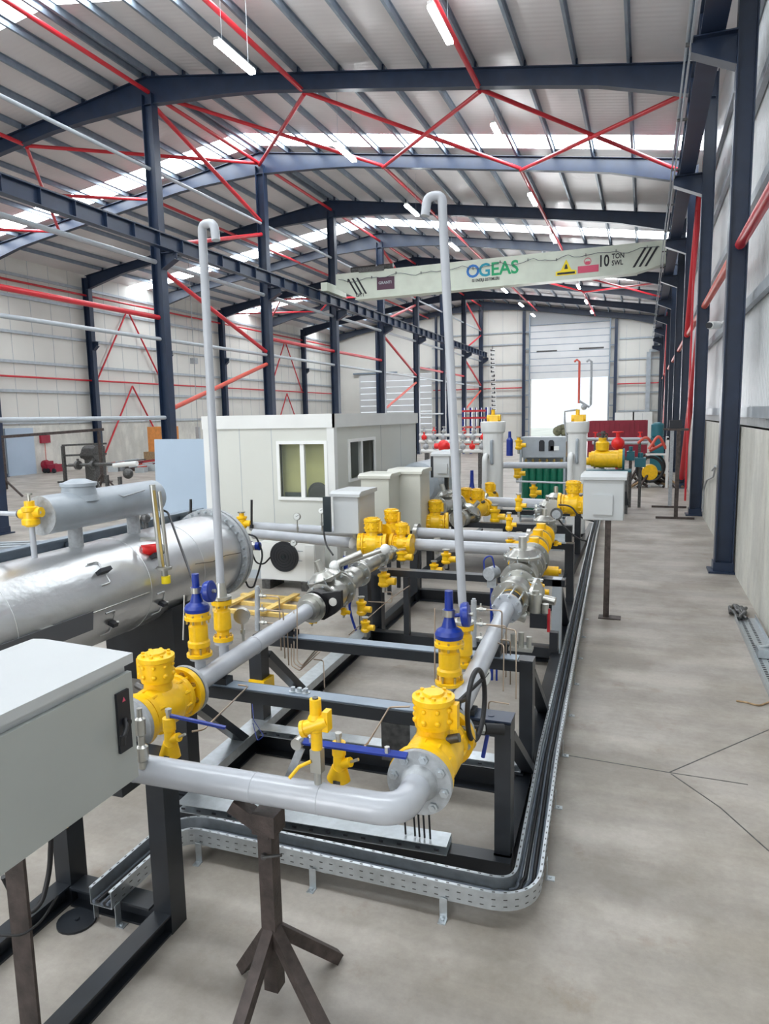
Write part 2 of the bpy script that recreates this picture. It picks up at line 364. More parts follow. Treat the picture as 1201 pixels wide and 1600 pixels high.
# outside the far door
struct('ground', MB().bb((-40, YE + 0.3, -0.3), (25, YE + 60, -0.05)), 'outground')
for i, (x, w) in enumerate(((-8.6, 1.5), (-6.9, 1.2), (-4.4, 1.7))):
    mb = MB()
    for k in range(14): mb.sphere((x + random.uniform(-w, w) * 0.6, 84 + random.uniform(-1, 1), 0.3 + random.uniform(0, 0.6)), random.uniform(0.3, 0.6), 8, 6)
    one('bush', mb, 'foliage', 'dark bush outside the open far doorway, %s of three' % ('leftmost', 'middle one', 'rightmost')[i], 'bush', 'bushes outside', (x, 84, 0))
# sheeting rails on the walls
def girt(label, a, b, h=0.14, m='girt', name='wall_girt'):
    mb = MB().beam(a, b, 0.09, h); return one(name, mb, m, label, 'rail', 'wall girts', (V(a) + V(b)) / 2)
for i, z in enumerate((2.62, 4.2, 5.65, 7.1, 8.85, 9.9)):
    girt('grey sheeting rail along the left wall, %s above the floor' % ORD[i], (-29.48, Y0, z), (-29.48, YE - 0.05, z))
    if i < 5: girt('grey sheeting rail along the end wall beside the doorway, %s from the floor' % ORD[i], (D1 + 0.9, YE - 0.06, z), (1.5, YE - 0.06, z), 0.13)
    girt('grey sheeting rail on the end wall between the two far doors, %s from the floor' % ORD[i], (-19.1, YE - 0.06, z), (D0 - 0.85, YE - 0.06, z), 0.13)
for i, z in enumerate((2.55, 4.3, 5.9, 7.5, 9.0)):
    girt('galvanised rail running along the right wall, %s above the concrete' % ORD[i], (1.56, Y0, z), (1.56, YE - 0.05, z), 0.16)
# vertical panel joints on left and end walls
mb = MB()
for k in range(46): mb.bb((-29.552, 6.0 + k * 1.33, 2.45), (-29.543, 6.02 + k * 1.33, 11)) if k * 1.33 + 6 < YE else None
for k in range(15):
    x = -19.0 + k * 1.33
    if x < D0 - 0.9: mb.bb((x, YE - 0.012, 0), (x + 0.02, YE + 0.001, 12))
for k in range(3): mb.bb((-1.6 + k * 1.1, YE - 0.012, 0), (-1.58 + k * 1.1, YE + 0.001, 10))
struct('trim_4', mb, 'girt')
# red lines on the walls
one('bracing_rail', MB().cyl((-29.35, YF[0], 4.9), (-29.35, YE - 0.1, 4.9), 0.05, seg=8), 'red', 'long red tube running the length of the left wall at mid height', 'tube', 'red wall tubes', (-29.35, 39, 4.9))
one('bracing_rail', MB().cyl((-29.3, YF[0], 9.55), (-29.3, YE - 0.1, 9.55), 0.06, seg=8), 'red', 'long red tube just under the eaves of the left wall', 'tube', 'red wall tubes', (-29.3, 39, 9.55))
one('bracing_rail', MB().cyl((D1 + 0.8, YE - 0.15, 4.98), (1.3, YE - 0.15, 4.98), 0.05, seg=8), 'red', 'red tube on the end wall right of the doorway', 'tube', 'red wall tubes', (0, YE - .15, 4.98))
one('bracing_rail', MB().cyl((-19.0, YE - 0.15, 4.92), (D0 - 0.8, YE - 0.15, 4.92), 0.05, seg=8), 'red', 'red tube on the end wall left of the doorway', 'tube', 'red wall tubes', (-14, YE - .15, 4.92))
def wv(a, b, label, r=0.05): one('wall_brace', MB().cyl(a, b, r, seg=8), 'red', label, 'brace', 'red wall braces', (V(a) + V(b)) / 2)
for bi, (k, nm) in enumerate(((3, 'nearer'), (6, 'farther'))):
    ym = (YF[k] + YF[k + 1]) / 2
    for zi, (za, zb) in enumerate(((9.2, 5.0), (4.7, 0.5))):
        for si, dy in enumerate((-2.9, 2.9)):
            wv((-29.3, ym, za), (-29.3, ym + dy, zb), 'red diagonal of the %s %s V brace on the left wall, %s leg' % (nm, ('upper', 'lower')[zi], ('near', 'far')[si]))
# ------------------------------------------------------------------ steel frames
def column(x, y, zt, label, group, w=0.3, d=0.34, face='x', br=None, base=True, haunch=None):
    t = T('steel_column', label, 'column', (x, y, 0), group)
    mb = MB()
    if face == 'x': mb.ibeam((x, y, 0), (x, y, zt), w, d, 0.02, up=(1, 0, 0))
    else: mb.ibeam((x, y, 0), (x, y, zt), w, d, 0.02, up=(0, 1, 0))
    part('shaft', mb, 'navy', t)
    if base: part('base_plate', MB().bb((x - d / 2 - 0.09, y - w / 2 - 0.09, 0), (x + d / 2 + 0.07, y + w / 2 + 0.09, 0.03)).bb((x - d / 2 - .02, y - w / 2 - .02, .03), (x + d / 2 + .01, y + w / 2 + .02, .17)), 'navy', t)
    for q, (dx, zb, L) in enumerate(br or ()):
        x0 = x + (d / 2 if dx > 0 else -d / 2); mb = MB()
        mb.prism([(0, 0), (dx * L, 0), (dx * L, -0.18), (0, -0.45)], (x0, y - 0.012, zb), (1, 0, 0), (0, 0, 1), (0, 1, 0), 0.024)
        mb.bb((min(x0, x0 + dx * L), y - 0.13, zb), (max(x0, x0 + dx * L), y + 0.13, zb + 0.02))
        U = V((dx * L, 0, 0.27)).normalized(); c = V((x0 + dx * L / 2, y, zb - 0.33)); mb.box(c, (abs(L) * 1.1, 0.26, 0.02), Matrix.Rotation(-math.atan2(0.27, L) * dx, 3, 'Y'))
        part('crane_bracket', mb, 'navy', t)
    return t
def rafter(y, xa, xb, label, k):
    t = T('rafter', label, 'rafter', ((xa + xb) / 2, y, ztop((xa + xb) / 2)), 'roof rafters')
    # xa at the ridge, xb at the wall; depth varies: deep at both ends
    n = 12; prof = []
    for i in range(n + 1):
        s_ = i / n; x = xa + (xb - xa) * s_; dpt = 0.46
        if s_ < 0.22: dpt = 0.46 + 0.34 * (1 - s_ / 0.22)
        if s_ > 0.82: dpt = 0.46 + 0.30 * ((s_ - 0.82) / 0.18)
        prof.append((x, ztop(x), dpt))
    web = MB(); fl_ = MB()
    web.prism([(x, z - 0.02) for x, z, d in prof] + [(x, z - d + 0.02) for x, z, d in reversed(prof)], (0, y - 0.008, 0), (1, 0, 0), (0, 0, 1), (0, 1, 0), 0.016)
    for (x0, z0, d0), (x1, z1, d1) in zip(prof, prof[1:]):
        for za, zb in ((z0, z1), (z0 - d0 + 0.02, z1 - d1 + 0.02)):
            fl_.add([(x0, y - 0.11, za), (x1, y - 0.11, zb), (x1, y + 0.11, zb), (x0, y + 0.11, za), (x0, y - 0.11, za - 0.02), (x1, y - 0.11, zb - 0.02), (x1, y + 0.11, zb - 0.02), (x0, y + 0.11, za - 0.02)],
                    [(0, 1, 2, 3), (4, 7, 6, 5), (0, 4, 5, 1), (3, 2, 6, 7), (1, 5, 6, 2), (0, 3, 7, 4)])
    part('web', web, 'navy', t)
    cl = fl_
    for x in PX:
        if min(xa, xb) < x < max(xa, xb): cl.bb((x - 0.05, y - 0.06, ztop(x)), (x + 0.05, y + 0.06, ztop(x) + 0.15))
    part('flange', fl_, 'navy', t)
    return t
PX = [XR + 0.17] + [XR + 1.25 * i for i in range(1, 13)] + [XR - 0.17] + [XR - 1.25 * i for i in range(1, 12)]
far = ['nearest, at the picture edge', 'second', 'third', 'fourth', 'fifth', 'sixth', 'seventh', 'eighth', 'last']
for k, y in enumerate(YF):
    f = ORD[k]
    rafter(y, XR, XW + 0.15, 'navy roof rafter over the right hand bay, %s frame from the camera' % f, k)
    rafter(y, XR, XL, 'navy roof rafter over the left hand bay, %s frame from the camera' % f, k)
    column(XR, y, ztop(XR) - 0.5, 'navy column on the middle row under the ridge, %s from the camera' % f, 'middle row columns', br=((1, 7.70, 0.5),), d=0.36)
    column(1.27, y, 10.3, 'navy column on the right wall, %s from the camera' % f, 'right wall columns', w=0.26, d=0.27, br=((-1, 8.08, 0.62),))
    if k > 1: column(XL, y, ztop(XL) - 0.1, 'navy column on the left wall, %s from the camera' % ORD[k - 2], 'left wall columns', d=0.40, br=((1, 7.0, 0.3),))
for i, x in enumerate((-24.6, -18.6, -17.5)):
    column(x, YE - 0.35, ztop(x) - 0.3, 'slim navy post on the end wall, %s from the left' % ORD[i], 'end wall posts', w=0.2, d=0.24, face='y', base=False)
# purlins
for i, x in enumerate(PX):
    side = 'right' if x > XR else 'left'; j = i if i < 13 else i - 13
    mb = MB(); z = ztop(x) + 0.085
    mb.bb((x - 0.004, 5.5, z - 0.085), (x + 0.004, YE, z + 0.085)).bb((x - 0.065, 5.5, z - 0.088), (x + 0.002, YE, z - 0.080)).bb((x - 0.002, 5.5, z + 0.078), (x + 0.065, YE, z + 0.085))
    mb.bb((x - 0.065, 5.5, z - 0.085), (x - 0.059, YE, z - 0.055))
    one('purlin', mb, 'purlin', 'galvanised roof purlin, %s one down the %s slope from the ridge' % (ORD[j], side), 'purlin', 'roof purlins', (x, 36, z))
# red struts under the roof
NX = [('at the ridge', XR), ('one node right of the ridge', -9.2), ('two nodes right of the ridge', -4.2), ('one node left of the ridge', -19.35), ('two nodes left of the ridge', -24.35)]
def zn(x): return ztop(x) - 0.42
for k in range(len(YF) - 1):
    for nm, x in NX:
        if k in (1, 5) and x != XR: continue
        z = zn(x); one('roof_strut', MB().cyl((x, YF[k] + 0.0, z), (x, YF[k + 1] - 0.02, z), 0.065, seg=10), 'red', 'red roof tube %s between frames %s and %s' % (nm, ORD[k], ORD[k + 1]), 'strut', 'red roof struts', (x, (YF[k] + YF[k + 1]) / 2, z))
nodes = [XL + 0.2, -24.35, -19.35, XR, -9.2, -4.2, 0.95]
pn = ['outermost left', 'middle left', 'inner left', 'inner right', 'middle right', 'outermost right']
for k in (1, 5):
    for j in range(6):
        for q in (0, 1):
            xa, xb = nodes[j], nodes[j + 1]
            if q: xa, xb = xb, xa
            a = V((xa, YF[k] + 0.15, zn(xa))); b = V((xb, YF[k + 1] - 0.1, zn(xb) + (0.0)))
            if q: a.z -= 0.06; b.z -= 0.06
            one('roof_brace', MB().cyl(a, b, 0.06, seg=10), 'red', 'red diagonal roof tube, %s panel of the %s braced bay, running to the %s' % (pn[j], ('near', 'far')[k > 2], ('right', 'left')[q]), 'brace', 'red roof X braces', (a + b) / 2)
# middle row struts
for k in range(len(YF) - 1):
    for zi, (z, r) in enumerate(((10.17, 0.055), (7.45, 0.07), (5.12, 0.06), (2.68, 0.065))):
        if zi == 3 and k not in (0, 5): continue
        nm = ('top', 'upper', 'middle', 'low')[zi]
        one('column_tie', MB().cyl((XR, YF[k] + 0.17, z), (XR, YF[k + 1] - 0.17, z), r, seg=10), 'strut', 'pale grey tube tie at %s level between middle row columns %s and %s' % (nm, ORD[k], ORD[k + 1]), 'tie', 'grey column ties', (XR, (YF[k] + YF[k + 1]) / 2, z))
    if k not in (1, 4, 7):
        one('column_strut', MB().cyl((XR, YF[k] + 0.17, 5.78), (XR, YF[k + 1] - 0.17, 5.78), 0.075, seg=10), 'red', 'red horizontal tube between middle row columns %s and %s' % (ORD[k], ORD[k + 1]), 'strut', 'red column struts', (XR, (YF[k] + YF[k + 1]) / 2, 5.78))
for k in (1, 4, 7):
    seq = [((k, 12.1), (k + 1, 10.25), 'top'), ((k, 8.0), (k + 1, 9.75), 'upper'), ((k, 7.25), (k + 1, 5.25), 'middle'), ((k, 2.95), (k + 1, 4.75), 'lower')]
    for (ka, za), (kb, zb), nm in seq:
        a = V((XR, YF[ka] + 0.17, za)); b = V((XR, YF[kb] - 0.17, zb))
        one('column_brace', MB().cyl(a, b, 0.075, seg=10), 'salmon' if nm == 'lower' else 'red', '%s red diagonal tube between middle row columns %s and %s' % (nm, ORD[k], ORD[k + 1]), 'brace', 'red column braces', (a + b) / 2)
# right wall struts and conduits
for k in range(0, 8):
    a = V((1.29, YF[k] - 6.5, 5.05)); b = V((1.29, YF[k] - 0.14, 5.05))
    one('wall_strut', MB().cyl(a, b, 0.075, seg=10), 'salmon' if k else 'red', 'red horizontal tube ending on the right wall column %s from the camera' % ORD[k], 'strut', 'red right wall struts', (a + b) / 2)
for nm, k in (('near', 1), ('far', 5)):
    dy = YF[k] - YF[1]
    for q, (a, b) in enumerate((((1.25, 21.4, 8.6), (1.25, 25.5, 5.0)), ((1.25, 19.3, 4.9), (1.25, 25.5, 0.35)))):
        a = V(a) + V((0, dy, 0)); b = V(b) + V((0, dy, 0))
        one('wall_brace', MB().cyl(a, b, 0.085, seg=10), 'red', '%s red diagonal of the %s braced bay on the right wall' % (('upper', 'lower')[q], nm), 'brace', 'red right wall braces', (a + b) / 2)
    one('wall_post', MB().bb((1.17, YF[k] + 2.95, 0), (1.22, YF[k] + 3.05, 8.0)), 'red', 'slim red upright in the %s braced bay of the right wall' % nm, 'post', 'red right wall uprights', (1.2, YF[k] + 3, 0))
# crane runways
def runway(x, label, zc, w=0.24, h=0.42):
    t = T('crane_runway', label, 'runway beam', (x, 36, zc), 'crane runway beams')
    mb = MB().ibeam((x, 5.5, zc), (x, YE - 0.5, zc), w, h, 0.02)
    y = 6.0
    while y < YE - 1: mb.bb((x - w / 2 + 0.005, y, zc - h / 2 + 0.02), (x + w / 2 - 0.005, y + 0.02, zc + h / 2 - 0.02)); y += 1.11
    part('beam', mb, 'navy', t)
    part('rail', MB().bb((x - 0.03, 5.5, zc + h / 2), (x + 0.03, YE - 0.5, zc + h / 2 + 0.06)), 'darksteel', t)
runway(-13.72, 'long navy crane runway beam carried on the middle row columns', 7.93)
runway(0.80, 'long navy crane runway beam carried on the right wall columns', 8.36, 0.34, 0.5)
t = T('power_rail', 'slim pale conductor rail for the crane beside the right runway', 'rail', (0.5, 30, 8.1))
part('conductor', MB().bb((0.44, 6, 8.15), (0.47, 60, 8.18)).bb((0.50, 6, 8.05), (0.53, 60, 8.10)), 'strut', t)
mb = MB()
for k in range(18): mb.bb((0.44, 6.5 + 3 * k, 8.10), (0.64, 6.56 + 3 * k, 8.14))
part('hanger', mb, 'darksteel', t)
# ------------------------------------------------------------------ lamps
n = 0
for row, x in (('left', -8.85), ('right', -4.2)):
    first = None
    for i, y in enumerate((1.8, 8.4, 14.95, 21.2, 27.9, 34.6, 41.2, 47.9, 54.6, 60.6) if row == 'left' else (2.1, 8.8, 15.4, 21.6, 28.4, 35.0, 41.9, 48.6, 55.4, 61.2)):
        z = 10.65; loc = V((x, y, z)); zr = zroof(x)
        lab = 'bright hanging tube lamp, %s from the camera in the %s row' % (ORD[i], row)
        if first is None:
            t = T('tube_lamp', lab, 'lamp', loc, 'hanging tube lamps')
            part('housing', MB().bb((x - 0.06, y - 0.78, z + 0.02), (x + 0.06, y + 0.78, z + 0.08)), 'white', t)
            part('tube', MB().bb((x - 0.07, y - 0.75, z - 0.045), (x + 0.07, y + 0.75, z + 0.018)), 'lamp', t)
            for s_ in (-0.55, 0.55): part('hanging_wire', MB().cyl((x, y + s_, z + 0.08), (x, y + s_, zr), 0.006, seg=5), 'strut', t)
            first = t
        else: dup(first, loc, lab)
# ------------------------------------------------------------------ travelling crane
cy_ = 30.5
t = T('crane_girder', 'cream overhead travelling crane girder with lettering spanning the right hand bay', 'crane', (-6.6, cy_, 8.0))
mb = MB()
mb.prism([(-13.35, 9.03), (0.75, 9.15), (0.75, 8.3), (-0.4, 8.02), (-12.3, 7.88), (-13.35, 8.4)], (0, cy_, 0), (1, 0, 0), (0, 0, 1), (0, 1, 0), 0.5)
part('box_girder', mb, 'girder', t)
def gz(x, f): return (7.86 + (x + 12.4) * 0.0133) * (1 - f) + (8.95 + (x + 13.7) * 0.01384) * f
part('lower_lip', MB().prism([(-12.4, 7.83), (-0.4, 7.99), (-0.4, 8.05), (-12.4, 7.89)], (0, cy_ - 0.05, 0), (1, 0, 0), (0, 0, 1), (0, 1, 0), 0.6), 'girder', t)
for xs, zr_ in ((-13.72, 8.20), (0.80, 8.67)): part('end_carriage', MB().bb((xs - 0.16, cy_ - 0.5, zr_ + 0.05), (xs + 0.16, cy_ + 1.7, zr_ + 0.42)).cyl((xs - 0.1, cy_ - 0.25, zr_ + 0.13), (xs + 0.1, cy_ - 0.25, zr_ + 0.13), 0.12).cyl((xs - 0.1, cy_ + 1.4, zr_ + 0.13), (xs + 0.1, cy_ + 1.4, zr_ + 0.13), 0.12), 'girder', t)
part('drive_motor', MB().cyl((-12.6, cy_ + 0.1, 9.15), (-11.4, cy_ + 0.1, 9.17), 0.14).bb((-12.2, cy_ - 0.05, 9.0), (-11.0, cy_ + 0.35, 9.2)).cyl((-11.3, cy_ + .1, 9.2), (-10.6, cy_ + .1, 9.2), 0.10), 'darksteel', t)
Ut = V((1, 0, 0.0138)); Nt = V((0, -1, 0))
def gp(x, f): return V((x, cy_ - 0.006, gz(x, f)))
x0 = P(728, 432, y=cy_).x
text_part('letter_o', 'O', 0.74, 'inkblue', t, gp(x0, 0.40), Ut, Nt, sx=0.98); text_part('letter_g', 'G', 0.74, 'inkteal', t, gp(x0 + 0.53, 0.40), Ut, Nt, sx=0.98)
text_part('letters_eas', 'EAS', 0.74, 'inkgreen', t, gp(x0 + 1.06, 0.40), Ut, Nt, sx=0.98)
text_part('small_lettering', 'ISI ENERJI SISTEMLERI', 0.17, 'ink', t, gp(x0 + 0.25, 0.22), Ut, Nt, sx=0.75)
xt = P(934, 415, y=cy_).x
text_part('capacity_number', '10', 0.62, 'ink', t, gp(xt, 0.32), Ut, Nt, sx=0.7)
text_part('capacity_words', 'TON', 0.27, 'ink', t, gp(xt + 0.52, 0.55), Ut, Nt, sx=0.8); text_part('capacity_words', 'SWL', 0.27, 'ink', t, gp(xt + 0.52, 0.32), Ut, Nt, sx=0.8)
text_part('span_mark', 'GPI 1', 0.2, 'ink', t, V((P(556, 466, y=cy_).x, cy_ - 0.006, gz(-12.3, 0.05) + 0.04)), Ut, Nt, sx=0.9)
for xs, lean in ((P(556, 450, y=cy_).x, -1), (P(988, 410, y=cy_).x, 1)):
    for k in range(3):
        xx = xs + k * 0.22
        part('stripe', MB().prism([(0, 0), (0.09, 0), (0.09 + lean * 0.42, 0.72), (lean * 0.42, 0.72)], gp(xx, 0.18), (1, 0, 0), (0, 0, 1), (0, -1, 0), 0.004), 'ink', t)
xp = P(589, 450, y=cy_).x
pl = part('maker_plate', MB().bb((xp, cy_ - 0.02, 8.18), (xp + 0.82, cy_, 8.72)), 'plum', t); 
text_part('plate_lettering', 'GRANTI', 0.17, 'strut', pl, V((xp + 0.08, cy_ - 0.024, 8.42)), (1, 0, 0), Nt, 0.003, sx=1.0)
xw = P(868, 425, y=cy_).x
part('warning_triangle', MB().prism([(0, 0), (0.82, 0), (0.82, 0.16), (0.62, 0.20), (0.41, 0.62), (0.2, 0.20), (0, 0.16)], V((xw, cy_ - 0.004, gz(xw, 0.14))), (1, 0, 0.014), (0, 0, 1), (0, -1, 0), 0.004), 'warny', t)
part('warning_mark', MB().prism([(0.34, 0.24), (0.48, 0.24), (0.44, 0.42), (0.38, 0.42)], V((xw, cy_ - 0.009, gz(xw, 0.14))), (1, 0, 0.014), (0, 0, 1), (0, -1, 0), 0.004).prism([(0.06, 0.04), (0.76, 0.04), (0.76, 0.12), (0.06, 0.12)], V((xw, cy_ - 0.009, gz(xw, 0.14))), (1, 0, 0.014), (0, 0, 1), (0, -1, 0), 0.004), 'ink', t)
part('notice_sign', MB().prism([(0.87, 0.0), (1.68, 0.0), (1.68, 0.27), (0.87, 0.27)], V((xw, cy_ - 0.004, gz(xw, 0.16))), (1, 0, 0.014), (0, 0, 1), (0, -1, 0), 0.004).ring(V((xw + 1.25, cy_ - 0.008, gz(xw, 0.16) + 0.45)), (0, 1, 0), 0.13, 0.012, 20, 6).bb((xw + 1.16, cy_ - 0.012, gz(xw, .16) + .34), (xw + 1.34, cy_ - 0.004, gz(xw, .16) + .45)), 'pinkred', t)
# festoon cable drooping along the girder
pts = []
for i in range(60):
    x = -13.2 + i * 13.6 / 59; pts.append((x, cy_ - 0.06, gz(x, 0.86) - 0.12 * abs(math.sin(i * 0.5)) - 0.1 * (random.random()) + 0.02))
t2 = T('festoon_cable', 'dark power cable drooping along the face of the crane girder', 'cable', (-6.5, cy_ - 0.06, 8.9))
part('cable', MB().tube(pts, 0.012, 5), 'cable', t2)
mb = MB()
for i in range(2, 58, 5):
    p = V(pts[i]); mb.bb((p.x - 0.012, p.y - 0.01, p.z - 0.03), (p.x + 0.012, p.y + 0.055, p.z + 0.07))
part('clips', mb, 'darksteel', t2)
# hanging chain control of strip letters at the far end
t = T('chain_hanging', 'string of pale dark-marked plates hanging from the crane runway', 'chain', (-12.65, 52, 3.0))
mb = MB(); mk = MB(); a = P(769, 548, y=52); b = P(771, 640, y=52)
for i in range(15):
    c = a.lerp(b, i / 14); mb.box(c, (0.36, 0.05, 0.22)); mk.box(c + V((random.uniform(-.05, .05), -0.03, 0)), (0.26, 0.02, 0.06)); mk.box(c + V((random.choice((-.1, .1)), -0.03, 0.03)), (0.07, 0.02, 0.16))
part('plates', mb, 'white', t); part('marks', mk, 'ink', t)
part('hook_wire', MB().cyl(a, V((a.x, a.y, 7.5)), 0.03), 'darksteel', t)
# ================================================================== EQUIPMENT BUILDERS
def bolts(mb, c, axis, R, n, r=0.012, L=0.09, a0=0.2):
    d = V(axis).normalized()
    for p in circle_pts(c, axis, R, n, a0): mb.cyl(p - d * L / 2, p + d * L / 2, r, seg=6)
    return mb
def bolt_parts(c, axis, R, n, parent, r=0.014, L=0.10, m='galv', a0=0.2, world=True):
    d = V(axis).normalized()
    for p in circle_pts(c, axis, R, n, a0):
        mb = MB().cyl(p - d * L / 2, p + d * L / 2, r * 0.75, seg=8).cyl(p - d * (L / 2 - 0.008), p - d * (L / 2 - 0.026), r * 1.5, seg=6).cyl(p + d * (L / 2 - 0.008), p + d * (L / 2 - 0.026), r * 1.5, seg=6)
        part('bolt', mb, m, parent, world=world)
def disc(mb, c, axis, r, t, seg=28):
    d = V(axis).normalized() * t / 2; return mb.cyl(V(c) - d, V(c) + d, r, seg=seg)
def gauge(name, label, p, h=0.16, r=0.05, face=(0.25, -1, 0.1), group='pressure gauges', stem='steel'):
    """pressure gauge on a small stem, its dial facing the given way"""
    p = V(p); f = V(face).normalized(); t = T(name, label, 'gauge', p, group)
    part('stem', MB().cyl(p, p + V((0, 0, h - r)), 0.009, seg=8).cyl(p + V((0, 0, h * 0.3)), p + V((0, 0, h * 0.45)), 0.018, seg=6), stem, t)
    c = p + V((0, 0, h)); part('case', disc(MB(), c, f, r, 0.035, 24), 'steel', t)
    fa = part('dial', disc(MB(), c + f * 0.019, f, r * 0.84, 0.003, 24), 'gauge', t)
    u, w, d = MB().frame(f); part('needle', MB().beam(c + f * 0.023 - u * r * 0.2, c + f * 0.023 + (u * 0.7 + w * 0.4) * r * 0.8, 0.005, 0.002, up=f), 'ink', fa)
    return t
def small_valve(name, label, p, h=0.22, r=0.035, group='small yellow valves', hd=(1, 0, 0), m='yellow', top=True):
    """small yellow needle or ball valve standing on a stub"""
    p = V(p); t = T(name, label, 'valve', p, group); d = V(hd).normalized()
    part('stub', MB().cyl(p, p + V((0, 0, h * 0.3)), r * 0.42, seg=8), 'steel', t)
    part('body', MB().lathe(p + V((0, 0, h * 0.25)), (0, 0, 1), [(0, r * .8), (h * 0.08, r * 1.2), (h * 0.16, r * 1.2), (h * .2, r), (h * 0.45, r), (h * 0.5, r * 1.25), (h * 0.58, r * 1.25), (h * 0.6, r * .6), (h * 0.75, r * .6)], 14).cyl(p + V((0, 0, h * 0.52)), p + V((0, 0, h * .52)) + d * r * 2.4, r * 0.75, seg=12), m, t)
    if top: part('cap', MB().cyl(p + V((0, 0, h)), p + V((0, 0, h * 1.06)), r * 0.9, seg=8).cyl(p + V((0, 0, h * .95)), p + V((0, 0, h)), r * .4, seg=8), 'steel', t)
    return t
def ball_valve(name, label, c, L=0.78, gear=True, group='large yellow ball valves', bonnet_side=1, ax=(0, 1, 0), R=0.172, rb=0.15):
    c = V(c); d = V(ax).normalized(); t = T(name, label, 'valve', c, group)
    s = L / 2; k = rb
    part('body', MB().lathe(c - d * s, d, [(L * .06, k * 0.80), (L * .13, k * 0.82), (L * .14, k * 1.10), (L * .20, k * 1.10), (L * .22, k * 0.96), (L * .36, k * 1.08), (L * .64, k * 1.08), (L * .78, k * 0.96), (L * .80, k * 1.06), (L * .86, k * 1.06), (L * .87, k * 0.82), (L * .94, k * 0.80)], 28).cyl(c - V((0, 0, k * 1.3)), c - V((0, 0, k * 0.8)), k * 0.3, seg=12), 'yellow', t)
    for e in (-1, 1): f = part('flange', bolts(disc(MB(), c + d * (e * (s - 0.022)), d, R, 0.04, 32), c + d * (e * s * .66), d, k * 0.98, 10, 0.010, 0.05 + s * .34), 'yellow', t)
    b = MB().lathe(c + V((0, 0, k * 0.7)), (0, 0, 1), [(0, k * 0.68), (k * 0.55, k * 0.62), (k * 0.6, k * 0.74), (k * 0.75, k * 0.76), (k * 1.55, k * 0.76), (k * 1.6, k * 0.84), (k * 1.8, k * 0.84), (k * 1.84, k * 0.7), (k * 1.88, k * 0.45), (k * 1.98, k * 0.42)], 28)
    for p in circle_pts(c + V((0, 0, k * 2.0)), (0, 0, 1), k * 0.76, 9, 0.3): b.sphere(p - V((0, 0, k * .35)), k * .12, 8, 5).sphere(p + V((0, 0, k * .1)), k * .10, 8, 5)
    for p in circle_pts(c + V((0, 0, k * 2.54)), (0, 0, 1), k * 0.62, 8, 0.3): b.cyl(p - V((0, 0, .01)), p + V((0, 0, 0.012)), k * .085, seg=6)
    for q in range(4): b.bb(c + V((-k * .06, -k * .5, k * 2.6)), c + V((k * .06, k * .5, k * 2.66))) if q == 0 else None
    b.bb(c + V((bonnet_side * k * .7, -k * .2, k * 1.3)), c + V((bonnet_side * k * 1.0, k * .2, k * 2.3)))
    part('gearbox', b, 'yellow', t)
    if bonnet_side: part('vent_plug', MB().cyl(c + V((bonnet_side * k * 0.6, -0.02, k * 0.85)), c + V((bonnet_side * k * 1.08, -0.02, k * 1.0)), 0.022, seg=8), 'darksteel', t)
    return t
def relief_valve(name, label, base, zc, zb, zt, r=0.06, group='blue capped relief valves', disc_d=(0.9, 0.1, 0.1)):
    """yellow body from base.z to zc, blue bonnet up to zb and a blue stem to zt"""
    b = V(base); t = T(name, label, 'valve', b, group); h = zc - b.z
    part('body', MB().lathe(b, (0, 0, 1), [(0, r * 1.15), (h * .07, r * 1.15), (h * .08, r * .72), (h * .2, r * .72), (h * .22, r * 1.0), (h * .32, r * 1.0), (h * .36, r * .85), (h * .68, r * .85), (h * .72, r * 0.72), (h * .82, r * .72), (h * .83, r * 1.18), (h * 0.9, r * 1.18), (h * 0.91, r * 1.05), (h, r * 1.05)], 22), 'yellow', t)
    for zc_, rr_, n_, L_ in ((h * .1, r * .95, 6, h * .22), (h * .85, r * 1.02, 8, h * .2)):
        for q_ in circle_pts(b + V((0, 0, zc_)), (0, 0, 1), rr_, n_, .2): part('bolt', MB().cyl(q_ - V((0, 0, L_ / 2)), q_ + V((0, 0, L_ / 2)), .0075, seg=6), 'brass', t)
    hb = zb - zc; part('bonnet', MB().lathe(b + V((0, 0, h)), (0, 0, 1), [(0, r * 1.1), (hb * .18, r * 1.15), (hb * .35, r * 1.0), (hb * .5, r * .6), (hb, r * .35), (hb * 1.02, r * .45), (hb * 1.3, r * .45), (hb * 1.31, r * .34), (zt - zc, r * .32)], 20), 'blue', t)
    part('collar', MB().cyl(b + V((0, 0, h + hb * .98)), b + V((0, 0, h + hb * 1.28)), r * .5, seg=14), 'steel', t)
    dd = V(disc_d).normalized(); dc = b + V((0, 0, h + hb * 1.0)) + dd * r * 1.35
    part('pilot_disc', MB().lathe(dc - dd * 0.03, dd, [(0, r * .5), (0.006, r * .9), (0.02, r * .98), (0.045, r * .98), (0.05, r * .8)], 24).cyl(dc - dd * r * 1.2, dc, 0.012, seg=8), 'blue', t)
    part('disc_hub', MB().cyl(dc + dd * 0.02, dc + dd * 0.04, 0.012, seg=8), 'steel', t)
    return t
